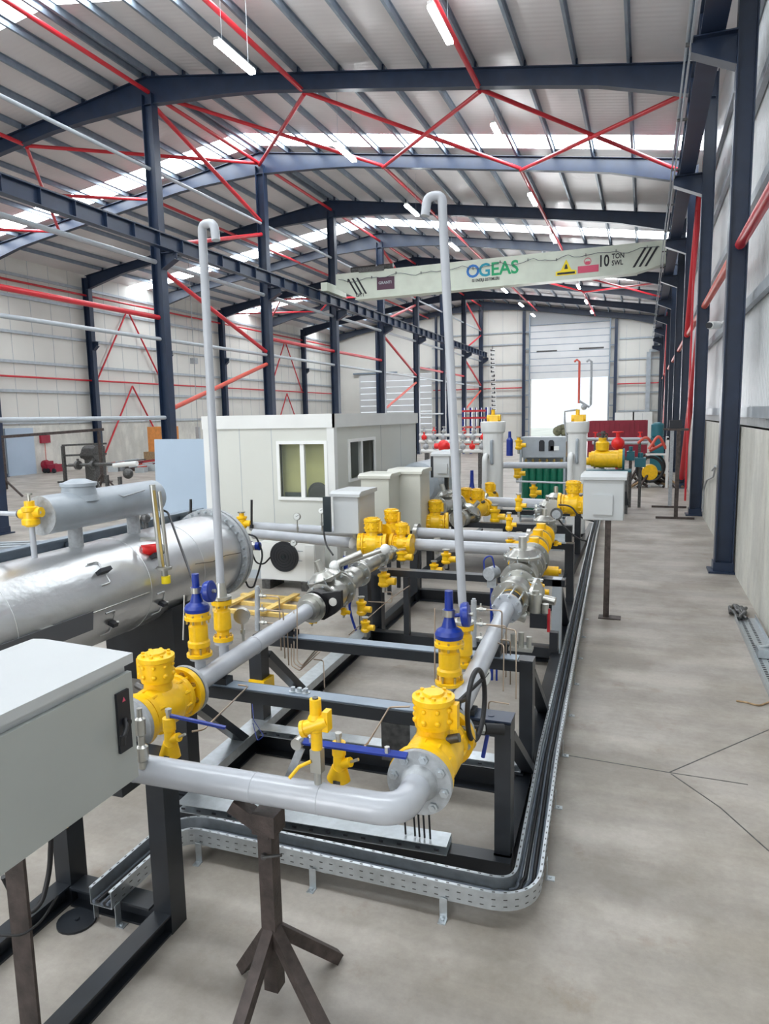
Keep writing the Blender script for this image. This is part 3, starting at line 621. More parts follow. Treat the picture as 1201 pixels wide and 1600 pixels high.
def enclosure(name, label, a, b, rz=0, group=None, lid=True, door='y', handle=None, m='cabinet', cat='cabinet'):
    """wall box between two corners with an overhanging lid and a raised door"""
    a = V(a); b = V(b); t = T(name, label, cat, ((a.x + b.x) / 2, (a.y + b.y) / 2, a.z), group)
    part('body', MB().bb(a, b), m, t)
    if door == 'y': part('door', MB().bb((a.x + .005, a.y - 0.018, a.z + .01), (b.x - .005, a.y - 0.002, b.z - .02)), m, t)
    if door == 'x': part('door', MB().bb((b.x + 0.002, a.y + .005, a.z + .01), (b.x + 0.02, b.y - .005, b.z - .02)), m, t)
    if lid: part('lid', MB().prism([(a.y - 0.05, b.z - 0.015), (a.y - 0.05, b.z + 0.02), (a.y + .02, b.z + 0.05), (b.y + 0.02, b.z + 0.05), (b.y + 0.02, b.z - .0)], (a.x - 0.03, 0, 0), (0, 1, 0), (0, 0, 1), (1, 0, 0), b.x - a.x + 0.06), m, t)
    return t
def pipe_run(name, label, pts, r, m='pipe', cat='pipe', group=None, bend=0.0, n=8, seg=20):
    base = V(pts[0]); t = T(name, label, cat, base, group); part('pipe', MB().tube(pts, r, seg, round_=bend, n=n), m, t); return t
# ================================================================== FOREGROUND
PZ = 1.02; PR = 0.064
# header pipe with elbows and end flanges
XRv = -0.87; XLv = -2.49; YH = 2.48
t = T('header_pipe', 'thick pale grey header pipe bending up to both ball valves in the foreground', 'pipe', (-1.5, YH, PZ))
part('pipe', MB().tube([(XLv, 2.83, PZ), (XLv, 2.455, PZ), (XRv, 2.495, PZ), (XRv, 2.74, PZ)], PR, 32, round_=0.20, n=12), 'pipe', t)
f = part('flange', disc(MB(), (XRv, 2.745, PZ), (0, 1, 0), 0.146, 0.026, 40).lathe((XRv, 2.69, PZ), (0, 1, 0), [(0, PR), (0.045, PR * 1.35)], 28), 'flange', t)
bolt_parts((XRv, 2.765, PZ), (0, 1, 0), 0.117, 8, t, 0.0145, 0.105)
part('flange', disc(MB(), (XLv, 2.835, PZ), (0, 1, 0), 0.146, 0.026, 32), 'flange', t)
for xw in (-1.22, -1.53, -2.14): part('weld_ring', MB().ring((xw, 2.495 + 0.0247 * (xw - XRv), PZ), (1, 0.025, 0), PR + 0.0003, 0.0016, 32, 6), 'pipe', t)
# right ball valve and its hand wheel
YV = 2.99; bv = ball_valve('ball_valve', 'large yellow flanged ball valve at the elbow of the front header pipe', (XRv - 0.006, YV, PZ), L=0.46, bonnet_side=1, R=0.146, rb=0.118)
bolt_parts((XRv - 0.006, YV + 0.225, PZ), (0, 1, 0), 0.117, 8, bv, 0.012, 0.10)
c = P(744, 1101, y=3.30); ax = V((1, -0.03, 0.03)).normalized()
hw = T('hand_wheel', 'black spoked hand wheel beside the large right ball valve', 'hand wheel', c)
part('rim', MB().ring(c, ax, 0.171, 0.013, 36, 10), 'rubber', hw)
u_, w_, d_ = MB().frame(ax)
hub = P(713, 1099, y=3.28)
for i in range(3):
    a = 0.5 + i * 2 * PI / 3; part('spoke', MB().tube([hub, c + (u_ * math.cos(a) + w_ * math.sin(a)) * 0.171], 0.010, 8), 'rubber', hw)
part('hub', MB().cyl(hub - ax * 0.10, hub + ax * 0.02, 0.022, seg=14), 'rubber', hw)
# left ball valve
lv = ball_valve('ball_valve', 'large yellow flanged ball valve half hidden behind the grey control box', (XLv - 0.003, 3.08, PZ), L=0.46, bonnet_side=-1, R=0.146, rb=0.118)
bolt_parts((XLv - 0.003, 3.295, PZ), (0, 1, 0), 0.117, 8, lv, 0.012, 0.09, 'brass')
# the two measuring lines running away from the camera
def LX(y): return -2.49 - 0.04 * (y - 3.3)
def RXx(y): return -0.88 - 0.052 * (y - 3.2)
t = T('inlet_line_pipe', 'grey pipe of the left metering line running back from its ball valve', 'pipe', (LX(3.9), 3.9, PZ), 'metering line pipes')
part('pipe', MB().cyl((LX(3.32), 3.32, PZ), (LX(5.15), 5.15, PZ), PR * 0.97, seg=28), 'pipe', t)
part('flange', disc(MB(), (LX(3.33), 3.33, PZ), (0, 1, 0), 0.146, 0.026, 32), 'flange', t)
part('flange', disc(disc(MB(), (LX(5.16), 5.16, PZ), (0, 1, 0), 0.125, 0.035, 28), (LX(5.1), 5.1, PZ), (0, 1, 0), 0.09, 0.08, 28), 'steel', t)
for px_, py_, yy_ in ((312, 1024, 3.56), (349, 1000, 3.9)):
    q_ = P(px_, py_, y=yy_); part('branch', MB().cyl((q_.x, yy_, PZ), q_, 0.034, seg=16).cyl((q_.x, yy_, q_.z - .02), q_, .062, seg=18), 'pipe', t)
part('weld_ring', MB().ring((LX(4.16), 4.16, PZ), (0, 1, 0), PR * .98, 0.004, 28, 6), 'pipe', t)
t = T('inlet_line_pipe', 'grey pipe of the right metering line running back from its ball valve', 'pipe', (RXx(3.6), 3.6, PZ), 'metering line pipes')
part('pipe', MB().cyl((RXx(3.22), 3.22, PZ), (RXx(5.6), 5.6, PZ), PR * 0.97, seg=28), 'pipe', t)
part('flange', disc(MB(), (RXx(3.24), 3.24, PZ), (0, 1, 0), 0.146, 0.026, 32), 'flange', t)
for px_, py_, yy_ in ((702, 1068, 3.76), (724, 1040, 4.2)):
    q_ = P(px_, py_, y=yy_); part('branch', MB().cyl((q_.x, yy_, PZ), q_, 0.036, seg=16).cyl((q_.x, yy_, q_.z - .02), q_, .062, seg=18), 'pipe', t)
part('weld_ring', MB().ring((RXx(4.9), 4.9, PZ), (0, 1, 0), PR * .98, 0.004, 28, 6), 'pipe', t)
# relief valves and vent stacks
for nm, px, yy, rows in (('left', 312, 3.56, (1024, 955, 926, 897)), ('right', 702, 3.76, (1068, 996, 962, 923))):
    bz = [P(px, r_, y=yy) for r_ in rows]
    relief_valve('relief_valve', 'yellow relief valve with blue bonnet and stem on the %s metering line' % nm, (bz[0].x, yy, bz[0].z), bz[1].z, bz[2].z, bz[3].z, r=0.068 if nm == 'left' else 0.072)
for nm, px, yy, z0p, z1p, topp, lean in (('left', 349, 3.9, 1000, 937, (320, 372), 0), ('right', 724, 4.2, 1040, 975, (691, 328), 1)):
    a = P(px, z0p, y=yy); b = P(px, z1p, y=yy); h = b.z - a.z; r = 0.058
    t = T('vent_valve', 'yellow flanged valve at the foot of the %s vent stack' % nm, 'valve', a, 'vent stack valves')
    part('body', MB().lathe(a, (0, 0, 1), [(0, r * 1.15), (h * .1, r * 1.15), (h * .11, r * .75), (h * .22, r * .7), (h * .3, r * 1.0), (h * .72, r * .95), (h * .78, r * .7), (h * .88, r * .75), (h * .89, r * 1.15), (h, r * 1.15)], 22), 'yellow', t)
    part('flange_bolts', bolts(bolts(MB(), a + V((0, 0, h * .05)), (0, 0, 1), r * .95, 8, 0.007, h * .2), a + V((0, 0, h * .94)), (0, 0, 1), r * .95, 8, 0.007, h * .22), 'brass', t)
    tp = P(topp[0], topp[1], y=yy); f0 = V((a.x, yy, b.z + 0.005)); top = V((tp.x if lean else a.x - 0.0, yy, tp.z))
    t = T('vent_stack', 'tall grey vent pipe with a hooked top rising from the %s metering line' % nm, 'pipe', f0, 'vent stacks')
    hx = (-0.085 if nm == 'right' else 0.10)
    part('pipe', MB().tube([f0, top, top + V((0, 0, 0.08)), top + V((hx, -0.02, 0.08)), top + V((hx * 1.15, -0.03, -0.03))], 0.027, 16, round_=0.06, n=6), 'pipe', t)
    part('foot_flange', MB().cyl(f0, f0 + V((0, 0, 0.018)), r * 1.15, seg=20).cyl(f0 + V((0, 0, 0.018)), f0 + V((0, 0, 0.11)), 0.04, 0.031, seg=16), 'steel', t)
# front small valves standing on or behind the header
def on_header(x): return V((x, 2.54 + 0.0606 * (x - XRv), PZ + PR))
a = P(497, 1230, y=2.49); b = P(497, 1170, y=2.49)
t = T('drain_fitting', 'stainless block fitting with yellow lever rising from the front header pipe', 'fitting', (a.x, 2.49, PZ + PR - 0.01))
part('stem', MB().cyl((a.x, 2.49, PZ + PR - 0.02), (a.x, 2.49, b.z - 0.09), 0.016, seg=12).bb((a.x - 0.024, 2.47, b.z - 0.10), (a.x + 0.024, 2.51, b.z)), 'steel', t)
part('lever', MB().tube([(a.x - 0.02, 2.47, b.z - 0.05), (a.x - 0.06, 2.44, b.z - 0.065), (a.x - 0.095, 2.42, b.z - 0.11)], 0.008, 8), 'yellow', t)
b0 = V((a.x, 2.49, b.z)); zt = P(494, 1092, y=2.49).z; h = zt - b0.z
t = T('safety_valve', 'small yellow safety valve standing on the stainless fitting of the front header', 'valve', b0)
part('body', MB().lathe(b0, (0, 0, 1), [(0, 0.024), (h * .35, 0.024), (h * .38, 0.034), (h * .62, 0.034), (h * .7, 0.025), (h, 0.024)], 18).cyl(b0 + V((0.05, 0.0, h * .60)), b0 + V((-0.045, -.02, h * .42)), 0.030, seg=16).box(b0 + V((0.05, 0, h * .60)), (0.025, 0.045, 0.085)).cyl(b0 + V((-0.055, -.022, h * .40)), b0 + V((-0.04, -.02, h * .42)), 0.035, seg=16), 'yellow', t)
part('cap_screw', MB().cyl(b0 + V((0, 0, h)), b0 + V((0, 0, h + 0.006)), 0.014, seg=6), 'darksteel', t)
for nm, px, pyb, pyt, yy, lab in (('a', 531, 1228, 1160, 2.72, 'yellow angle drain valve standing behind the front header near its elbow'), ('b', 268, 1190, 1122, 2.68, 'yellow drain valve with a blue lever beside the grey control box')):
    p0 = P(px, pyb, y=yy); p1 = P(px, pyt, y=yy); h = p1.z - p0.z; q = 1 if nm == 'a' else -1
    t = T('drain_valve', lab, 'valve', p0)
    part('body', MB().lathe(p0 + V((0, 0, h * .25)), (0, 0, 1), [(0, 0.03), (h * .1, 0.036), (h * .25, 0.028), (h * .45, 0.026), (h * .47, 0.031), (h * .75, 0.031)], 18).cyl(p0 + V((-.028, 0, h * .12)), p0 + V((0, 0, h * .42)), 0.036, seg=14).cyl(p0 + V((0.015, 0, h * .1)), p0 + V((0, 0, h * .38)), 0.036, seg=14).cyl(p0 + V((0, 0, h * .5)), p0 + V((0.06, -0.01, h * .62)), 0.022, seg=12), 'yellow', t)
    part('spindle', MB().cyl(p0 + V((0, 0, h)), p0 + V((0, 0, h + 0.035)), 0.013, seg=8).cyl(p0 + V((0, 0, h + 0.03)), p0 + V((0, 0, h + 0.045)), 0.017, seg=6), 'steel', t)
    part('outlet', MB().cyl(p0 + V((0.06, -0.01, h * .62)), p0 + V((0.10, -0.015, h * .72)), 0.007, seg=8), 'steel', t)
    part('seat_ring', MB().cyl(p0 + V((0, 0, h * .12)), p0 + V((0, 0, h * .2)), 0.04, seg=14), 'darksteel', t)
    if nm == 'b':
        e = P(352, 1137, y=2.72); s_ = p0 + V((0.01, 0, h + 0.012))
        part('lever', MB().beam(s_, e, 0.018, 0.012), 'blue', t)
# long blue lever of the front line
s_ = P(470, 1158, y=2.62); e = P(636, 1181, y=2.62)
t = T('lever_arm', 'long flat blue lever lying across the front between the ball valves', 'lever', s_)
part('bar', MB().beam(s_, e, 0.030, 0.012, up=(0, -0.4, 1)), 'blue', t)
part('pivot', MB().cyl(s_ + V((-0.01, -0.03, -0.005)), s_ + V((-0.01, 0.03, -0.005)), 0.026, seg=16), 'steel', t)
part('link', MB().beam(s_ + V((0, 0, -0.03)), P(451, 1215, y=2.62), 0.035, 0.01, up=(0, -1, 0)), 'flange', t)
part('nuts', MB().cyl(s_.lerp(e, 0.82), s_.lerp(e, 0.82) + V((0, 0, 0.028)), 0.012, seg=6).cyl(s_.lerp(e, 0.10), s_.lerp(e, 0.10) + V((0, 0, 0.025)), 0.01, seg=6), 'steel', t)
# instrument fitting at the left end of the header
a = P(222, 1175, y=2.42)
t = T('instrument_fitting', 'chrome fitting on the header end beside the grey control box', 'fitting', (a.x, 2.42, PZ + PR - 0.02))
part('fitting_body', MB().lathe((a.x, 2.42, PZ + PR - 0.03), (0, 0, 1), [(0, 0.02), (0.03, 0.02), (0.04, 0.028), (0.10, 0.028), (0.11, 0.016), (0.15, 0.016), (0.16, 0.024), (0.23, 0.024), (0.24, 0.012), (0.28, 0.012)], 14), 'steel', t)
# ------------------------------------------------------------------ pipe stand in front
cx0 = -1.49; cy0 = 2.50
t = T('pipe_stand', 'dark steel tripod stand under the front header pipe', 'stand', (cx0, cy0, 0))
part('post', MB().bb((cx0 - 0.034, cy0 - 0.034, 0.06), (cx0 + 0.034, cy0 + 0.034, 0.84)), 'rawsteel', t)
for dx, dy in ((-0.22, 0.09), (0.18, 0.29), (-0.02, -0.33), (0.35, -0.16)):
    part('leg', MB().beam((cx0, cy0, 0.36), (cx0 + dx, cy0 + dy, 0.022), 0.052, 0.052), 'rawsteel', t)
cr = V((cx0, cy0 - 0.01, 0.885))
part('cradle_arm', MB().beam(cr + V((0.03, 0.0, -0.06)), cr + V((-0.15, -0.02, 0.05)), 0.07, 0.06, up=(0, 0, 1)), 'rawsteel', t)
part('cradle_arm', MB().bb(cr + V((-0.045, -0.05, -0.06)), cr + V((0.065, 0.05, 0.035))), 'rawsteel', t)
part('adjusting_pin', MB().cyl((cx0, cy0 - 0.05, 0.72), (cx0 + 0.09, cy0 - 0.05, 0.75), 0.007, seg=8).cyl((cx0, cy0 - .03, .72), (cx0, cy0 - .05, .72), 0.014, seg=8), 'darksteel', t)
# ------------------------------------------------------------------ black support frame and control box (left foreground)
t = T('support_frame', 'black steel support frame standing under the header beside the control box', 'frame', (-2.55, 2.2, 0))
part('post', MB().bb((-2.285, 2.68, 0), (-2.18, 2.80, 0.94)), 'black', t); part('post', MB().bb((-2.95, 2.70, 0), (-2.845, 2.82, 0.94)), 'black', t)
part('top_rail', MB().chan((-3.0, 2.74, 0.925), (-2.15, 2.74, 0.925), 0.12, 0.05, 0.01).bb((-2.28, 2.40, .90), (-2.18, 2.74, .953)), 'black', t)
part('base_rail', MB().ibeam((-2.235, 2.72, 0.055), (-2.235, 0.9, 0.055), 0.10, 0.11, 0.012), 'black', t)
part('base_rail', MB().ibeam((-2.90, 2.74, 0.055), (-2.90, 0.9, 0.055), 0.10, 0.11, 0.012), 'black', t)
part('cross_rail', MB().ibeam((-2.84, 2.74, 0.055), (-2.32, 2.74, 0.055), 0.12, 0.11, 0.012), 'black', t)
part('foot_pad', MB().cyl((-2.72, 2.60, 0.0), (-2.72, 2.60, 0.012), 0.10, seg=20).cyl((-2.72, 2.60, .012), (-2.72, 2.60, .02), 0.012, seg=8), 'black', t)
# large control box
xb = -1.88; a = P(218, 1208, x=xb); tp = P(204, 1036, x=xb)
Z0, Z1, YB1, YB0 = 1.185, 1.645, 2.17, 1.28
t = T('control_box', 'large grey control box with sloping lid and black latch in the left foreground', 'cabinet', (-2.1, 1.7, Z0))
part('body', MB().bb((-2.34, YB0, Z0), (xb - 0.025, YB1 - 0.01, Z1)), 'cabinet', t)
d_ = part('door', MB().bb((xb - 0.022, YB0 - 0.01, Z0 - 0.012), (xb, YB1, Z1 - 0.028)), 'cabshade', t)
part('lid', MB().prism([(-2.40, Z1 + 0.008), (-2.40, Z1 + 0.05), (-2.34, Z1 + 0.055), (-1.885, Z1 + 0.04), (-1.885, Z1 + 0.002)], (0, YB0 - 0.03, 0), (1, 0, 0), (0, 0, 1), (0, 1, 0), YB1 - YB0 + 0.05), 'cabinet', t)
l1 = P(188, 1082, x=xb); l2 = P(194, 1172, x=xb)
pl_ = part('latch_plate', MB().bb((xb + 0.001, l1.y - 0.034, min(l1.z, l2.z)), (xb + 0.012, l1.y + 0.034, max(l1.z, l2.z) + .005)), 'ink', t)
hc = V((xb + 0.014, l1.y, (l1.z + l2.z) / 2 - 0.02))
part('swing_handle', MB().tube([hc + V((0, 0.0, 0.03)), hc + V((0.03, -0.03, 0.01)), hc + V((0.045, -0.075, -0.02))], 0.010, 8).cyl(hc + V((0.045, -.075, -.035)), hc + V((.045, -.07, .0)), .012, seg=10).cyl(hc + V((0, 0, 0.02)), hc + V((0.02, 0, 0.02)), 0.014, seg=12), 'rubber', pl_)
part('latch_mark', MB().prism([(0, 0), (0.018, 0), (0.009, 0.018)], (xb + 0.013, l1.y - 0.008, l1.z - 0.035), (0, 1, 0), (0, 0, 1), (1, 0, 0), 0.001), 'pinkred', pl_)
t = T('box_stand', 'brown angle steel legs carrying the large control box', 'stand', (-2.1, 1.7, 0))
part('leg', MB().bb((-2.29, 1.86, 0), (-2.19, 1.87, Z0)).bb((-2.29, 1.87, 0), (-2.28, 1.95, Z0)), 'rawsteel', t)
part('leg', MB().bb((-2.29, 1.36, 0), (-2.19, 1.37, Z0)).bb((-2.29, 1.37, 0), (-2.28, 1.45, Z0)), 'rawsteel', t)
part('leg', MB().bb((-1.99, 1.30, 0), (-1.95, 1.34, Z0)), 'rawsteel', t)
pts = [P(80, 1300, y=2.3), P(78, 1360, y=2.3), P(66, 1410, y=2.25), P(45, 1430, y=2.2), P(20, 1400, y=2.2), P(5, 1370, y=2.15)]
one('cable_loop', MB().tube(pts, 0.012, 8, round_=0.08), 'rubber', 'thick black cable looping below the large control box', 'cable', None, pts[0])
pts = [P(0, 1462, y=1.75), P(35, 1462, y=1.75), P(65, 1440, y=1.8), P(90, 1400, y=1.9)]
one('thin_cable', MB().tube(pts, 0.005, 6, round_=0.05), 'rubber', 'thin black wire tied across the brown stand leg', 'cable', None, pts[0])
a = P(100, 1290, y=2.45); one('drain_stub', MB().cyl(a + V((-.05, 0, 0)), a + V((.02, 0, 0.01)), 0.018, seg=12), 'yellow', 'short yellow pipe stub showing under the control box', 'fitting', None, a)
# ------------------------------------------------------------------ metering skid frame
t = T('metering_skid', 'black steel skid frame with portal beams carrying the two metering lines', 'frame', (-1.65, 5.5, 0))
sx0, sx1 = -2.80, -0.675
def skx(x, y): return x - 0.03 * (y - 3.7)
ys_ = [3.70, 4.72, 7.2, 9.25]
for i, xx in enumerate((sx0, sx1)):
    part('base_rail', MB().ibeam((skx(xx, 3.62), 3.62, 0.075), (skx(xx, 9.4), 9.4, 0.075), 0.10, 0.15, 0.014), 'black', t)
part('base_rail', MB().ibeam((-2.86, 3.55, 0.075), (-0.62, 3.62, 0.075), 0.10, 0.15, 0.014), 'black', t)
for y in (4.58, 7.3, 9.3): part('cross_rail', MB().chan((skx(sx0, y), y, 0.085), (skx(sx1, y), y, 0.085), 0.10, 0.17, 0.012), 'black', t)
for y in ys_:
    if y != 7.2: part('portal_beam', MB().bb((skx(sx0, y) - 0.0, y - 0.07, 0.845), (skx(sx1, y) + 0.045, y + 0.07, 0.92)), 'black', t)
    part('portal_post', MB().bb((skx(sx1, y) - 0.045, y - 0.06, 0.0), (skx(sx1, y) + 0.045, y + 0.06, 0.925)), 'black' if y != 7.2 else 'girt', t)
    part('portal_post', MB().bb((skx(sx0, y) - 0.05, y - 0.06, 0.0), (skx(sx0, y) + 0.06, y + 0.06, 0.845)), 'black', t)
for y in (3.70, 4.72, 9.25): part('top_strip', MB().bb((skx(sx0, y) + .05, y - 0.055, 0.92), (skx(sx1, y) - .06, y + 0.05, 0.926)), 'purlin', t)
for px_ in (457, 469, 480): q_ = P(px_, 1080, z=.93); part('beam_bolt', MB().cyl((q_.x, 3.70, .926), (q_.x, 3.70, .955), .016, seg=6).cyl((q_.x, 3.7, .926), (q_.x, 3.7, .932), .026, seg=14), 'galv', t)
part('portal_beam', MB().bb((-2.95, 7.14, 0.85), (-0.70, 7.26, 0.92)), 'black', t)
part('portal_post', MB().bb((-2.95, 7.5, 0.0), (-2.82, 7.62, 0.98)), 'black', t)
part('portal_post', MB().bb((-2.42, 7.13, 0.1), (-2.36, 7.2, 0.85)), 'black', t); part('low_rail', MB().bb((-2.42, 7.12, 0.1), (-0.75, 7.2, 0.2)), 'black', t)
for y in (3.78, 4.8, 7.3):
    x = skx(sx1, y); part('knee_brace', MB().beam((x, y, 0.80), (x, y + 0.85, 0.16), 0.09, 0.05), 'black', t)
    x = skx(sx0, y) + 0.02
    if y < 7: part('knee_brace', MB().beam((x, y, 0.72), (x, y + 0.62, 0.16), 0.10, 0.06), 'black', t)
for x_, y in ((LX(3.70), 3.70), (LX(4.72), 4.72), (RXx(3.70), 3.70), (RXx(4.72), 4.72)): part('pipe_support', MB().bb((x_ - .07, y - .04, .92), (x_ + .07, y + .04, .965)), 'black', t)
part('post_cap_plate', MB().bb((-0.86, 3.64, 0.921), (-0.63, 3.78, 0.935)).cyl((-0.75, 3.70, .935), (-0.75, 3.70, .938), 0.018), 'navy', t)
for lab, a, b, w, h in (('front', (-2.70, 3.50, 0.18), (-0.97, 3.595, 0.18), 0.14, 0.055), ('second', (-2.72, 4.55, 0.20), (-0.72, 4.60, 0.20), 0.12, 0.05)):
    st = T('cable_channel', 'perforated galvanised channel lying on the %s cross rail of the skid' % lab, 'channel', (V(a) + V(b)) / 2, 'galvanised channels')
    part('channel', MB().chan(a, b, w, h, 0.004, side=1), 'galv', st)
    mb = MB(); n_ = 16 if lab == 'front' else 18
    for k in range(n_):
        p = V(a).lerp(V(b), (k + 0.5) / n_); mb.box(p + V((0, -w / 2 - 0.0015, 0.0)), (0.028, 0.003, 0.012))
    o = part('slots', mb, 'ink', st); o['kind'] = 'stuff'
st = T('cable_channel', 'wide galvanised channel running back along the left base rail of the skid', 'channel', (-2.8, 5.2, 0.18), 'galvanised channels')
part('channel', MB().chan((-2.78, 3.85, 0.185), (-2.88, 7.1, 0.185), 0.15, 0.07, 0.004, side=-1), 'galv', st)
a = P(640, 1080, y=4.25); st = T('galvanised_tray', 'short galvanised bracket plate lying behind the large right ball valve', 'bracket', a)
part('plate', MB().bb((a.x - 0.22, 4.2, 0.60), (a.x + 0.16, 4.36, 0.61)).bb((a.x - .22, 4.36, .60), (a.x + .16, 4.365, .65)).bb((a.x - 0.22, 4.2, .6), (a.x + .16, 4.205, .64)), 'galv', st)
part('plate_leg', MB().bb((a.x, 4.24, 0.0), (a.x + 0.04, 4.28, 0.60)), 'galv', st)
a = P(595, 1125, y=4.25); b = P(648, 1195, y=4.25)
one('junction_box', MB().bb((a.x, 4.25, b.z), (b.x, 4.42, a.z)).bb((a.x + .01, 4.242, b.z + .01), (b.x - .01, 4.25, a.z - .01)), 'darksteel', 'dark grey junction box standing behind the large right ball valve', 'box', None, (a.x, 4.3, b.z))
one('post_sleeve', MB().bb((-2.88, 4.64, 0.36), (-2.74, 4.80, 0.55)), 'yellow', 'yellow painted sleeve on the left skid post', 'sleeve', None, (-2.8, 4.72, 0.4))
# ------------------------------------------------------------------ perforated cable tray
def offset(path, d):
    out = []
    for i, p in enumerate(path):
        a = path[max(i - 1, 0)]; b = path[min(i + 1, len(path) - 1)]; t_ = (b - a); t_.z = 0; t_.normalize(); out.append(p + V((t_.y, -t_.x, 0)) * d)
    return out
def rounded(pts, r, n=8):
    q = [V(pts[0])]
    for i in range(1, len(pts) - 1):
        a, b, c = V(pts[i - 1]), V(pts[i]), V(pts[i + 1]); da = a - b; dc = c - b; ang = da.angle(dc)
        if ang > 3.0: q.append(b); continue
        s0 = b + da.normalized() * r; s1 = b + dc.normalized() * r
        for k in range(n + 1):
            u = k / n; q.append(s0 * (1 - u) ** 2 + b * 2 * u * (1 - u) + s1 * u * u)
    q.append(V(pts[-1])); return q
def wall_strip(mb, path, d0, d1, z0, z1):
    A = offset(path, d0); B = offset(path, d1); vs = []; n = len(path)
    for a, b in zip(A, B): vs += [V((a.x, a.y, z0)), V((b.x, b.y, z0)), V((b.x, b.y, z1)), V((a.x, a.y, z1))]
    fs = []
    for i in range(n - 1):
        for k in range(4): fs.append((4 * i + k, 4 * i + (k + 1) % 4, 4 * i + 4 + (k + 1) % 4, 4 * i + 4 + k))
    fs += [(3, 2, 1, 0), (4 * n - 4, 4 * n - 3, 4 * n - 2, 4 * n - 1)]
    return mb.add(vs, fs)
path = rounded([(-2.57, 2.62, 0), (-2.57, 3.31, 0), (-0.495, 3.305, 0), (-0.575, 4.9, 0), (-0.655, 7.5, 0), (-0.86, 14.0, 0), (-0.96, 18.0, 0)], 0.20, 10)
TW = 0.066
t = T('cable_tray', 'perforated galvanised cable tray curving round the front of the skid and along the aisle', 'tray', (-1.6, 3.4, 0))
part('tray_bottom', wall_strip(MB(), path, -TW, TW, 0.105, 0.108), 'galv', t)
for s_ in (-1, 1):
    w = wall_strip(MB(), path, s_ * TW, s_ * (TW + 0.003), 0.105, 0.195); wall_strip(w, path, s_ * (TW - 0.012), s_ * (TW + 0.006), 0.195, 0.203); part('tray_side', w, 'galv', t)
mb = MB()
def along(path, step):
    acc = 0.0; nxt = 0.03
    for a, b in zip(path, path[1:]):
        L = (b - a).length; d = (b - a).normalized()
        while nxt < acc + L: yield a + d * (nxt - acc), d; nxt += step
        acc += L
for s_ in (-1, 1):
    for p, d in along(offset(path, s_ * (TW + 0.004)), 0.06):
        if p.y > 10: continue
        R = Matrix((d, V((-d.y, d.x, 0)), V((0, 0, 1)))).transposed()
        for z in (0.128, 0.165): mb.box(p + V((0, 0, z)), (0.020, 0.0012, 0.0045), R)
        mb.box(p + V((0, 0, 0.2035)) - V((d.y, -d.x, 0)) * s_ * 0.006, (0.016, 0.007, 0.001), R)
o = part('slots', mb, 'darksteel', t); o['kind'] = 'stuff'
for p, d in along(path, 0.75):
    n_ = V((d.y, -d.x, 0))
    R = Matrix((d, V((-d.y, d.x, 0)), V((0, 0, 1)))).transposed()
    if p.y < 9: part('tray_bracket', MB().box(p + n_ * (TW + 0.012) + V((0, 0, 0.06)), (0.04, 0.004, 0.12), R).box(p + n_ * (TW + 0.03) + V((0, 0, 0.003)), (0.04, 0.05, 0.006), R).cyl(p + n_ * (TW + .03) + V((0, 0, .006)), p + n_ * (TW + .03) + V((0, 0, .014)), 0.009, seg=6).box(p - n_ * (TW * 0.1) + V((0, 0, 0.10)), (0.03, 2 * TW, 0.006), R).box(p - n_ * TW + V((0, 0, 0.05)), (0.03, 0.005, 0.10), R), 'galv', t)
for i, (off, r, z) in enumerate(((-0.048, 0.010, 0.121), (-0.027, 0.011, 0.124), (-0.002, 0.010, 0.120), (0.021, 0.012, 0.124), (0.046, 0.009, 0.120))):
    q = [p + V((0, 0, z)) for p in offset(path, off)]
    for k, p in enumerate(q): p.x += 0.008 * math.sin(k * 1.7 + i); p.z += 0.004 * (1 + math.sin(k * 2.3 + i * 2))
    one('tray_cable', MB().tube(q, r, 8), ('cable', 'rubber', 'cable', 'rubber', 'cable')[i], '%s cable lying in the perforated tray, %s from its left side' % (('grey', 'black', 'grey', 'black', 'grey')[i], ORD[i]), 'cable', 'cables in the tray', q[0])
# ------------------------------------------------------------------ line equipment: left line
def regulator(name, label, c, ax, r=0.085, L=0.26, dome=None, m='steel', group='stainless regulators', side=0.0):
    c = V(c); d = V(ax).normalized(); t = T(name, label, 'regulator', c, group)
    part('body', MB().lathe(c - d * L / 2, d, [(0, r * 1.25), (0.03, r * 1.25), (0.032, r * .8), (L * .22, r * .75), (L * .3, r * 1.0), (L * .36, r * 1.1), (L * .64, r * 1.1), (L * .7, r), (L * .78, r * .75), (L - 0.032, r * .8), (L - .03, r * 1.25), (L, r * 1.25)], 22), m, t)
    part('flange_bolts', bolts(bolts(MB(), c - d * (L / 2 - .03), d, r * 1.08, 8, 0.009, 0.09), c + d * (L / 2 - .03), d, r * 1.08, 8, 0.009, 0.09), 'galv', t)
    if dome:
        w = V(dome).normalized(); part('diaphragm_housing', MB().lathe(c + w * r * .7, w, [(0, r * .5), (r * .5, r * .5), (r * .55, r * 1.3), (r * .75, r * 1.35), (r * .8, r * 1.2), (r * 1.2, r * .7), (r * 1.3, r * .3), (r * 2.1, r * .28)], 22), m, t)
        part('housing_bolts', bolts(MB(), c + w * r * 1.35, w, r * 1.28, 10, 0.006, r * .5), 'galv', t)
    return t
def at(px, py, y): return P(px, py, y=y)
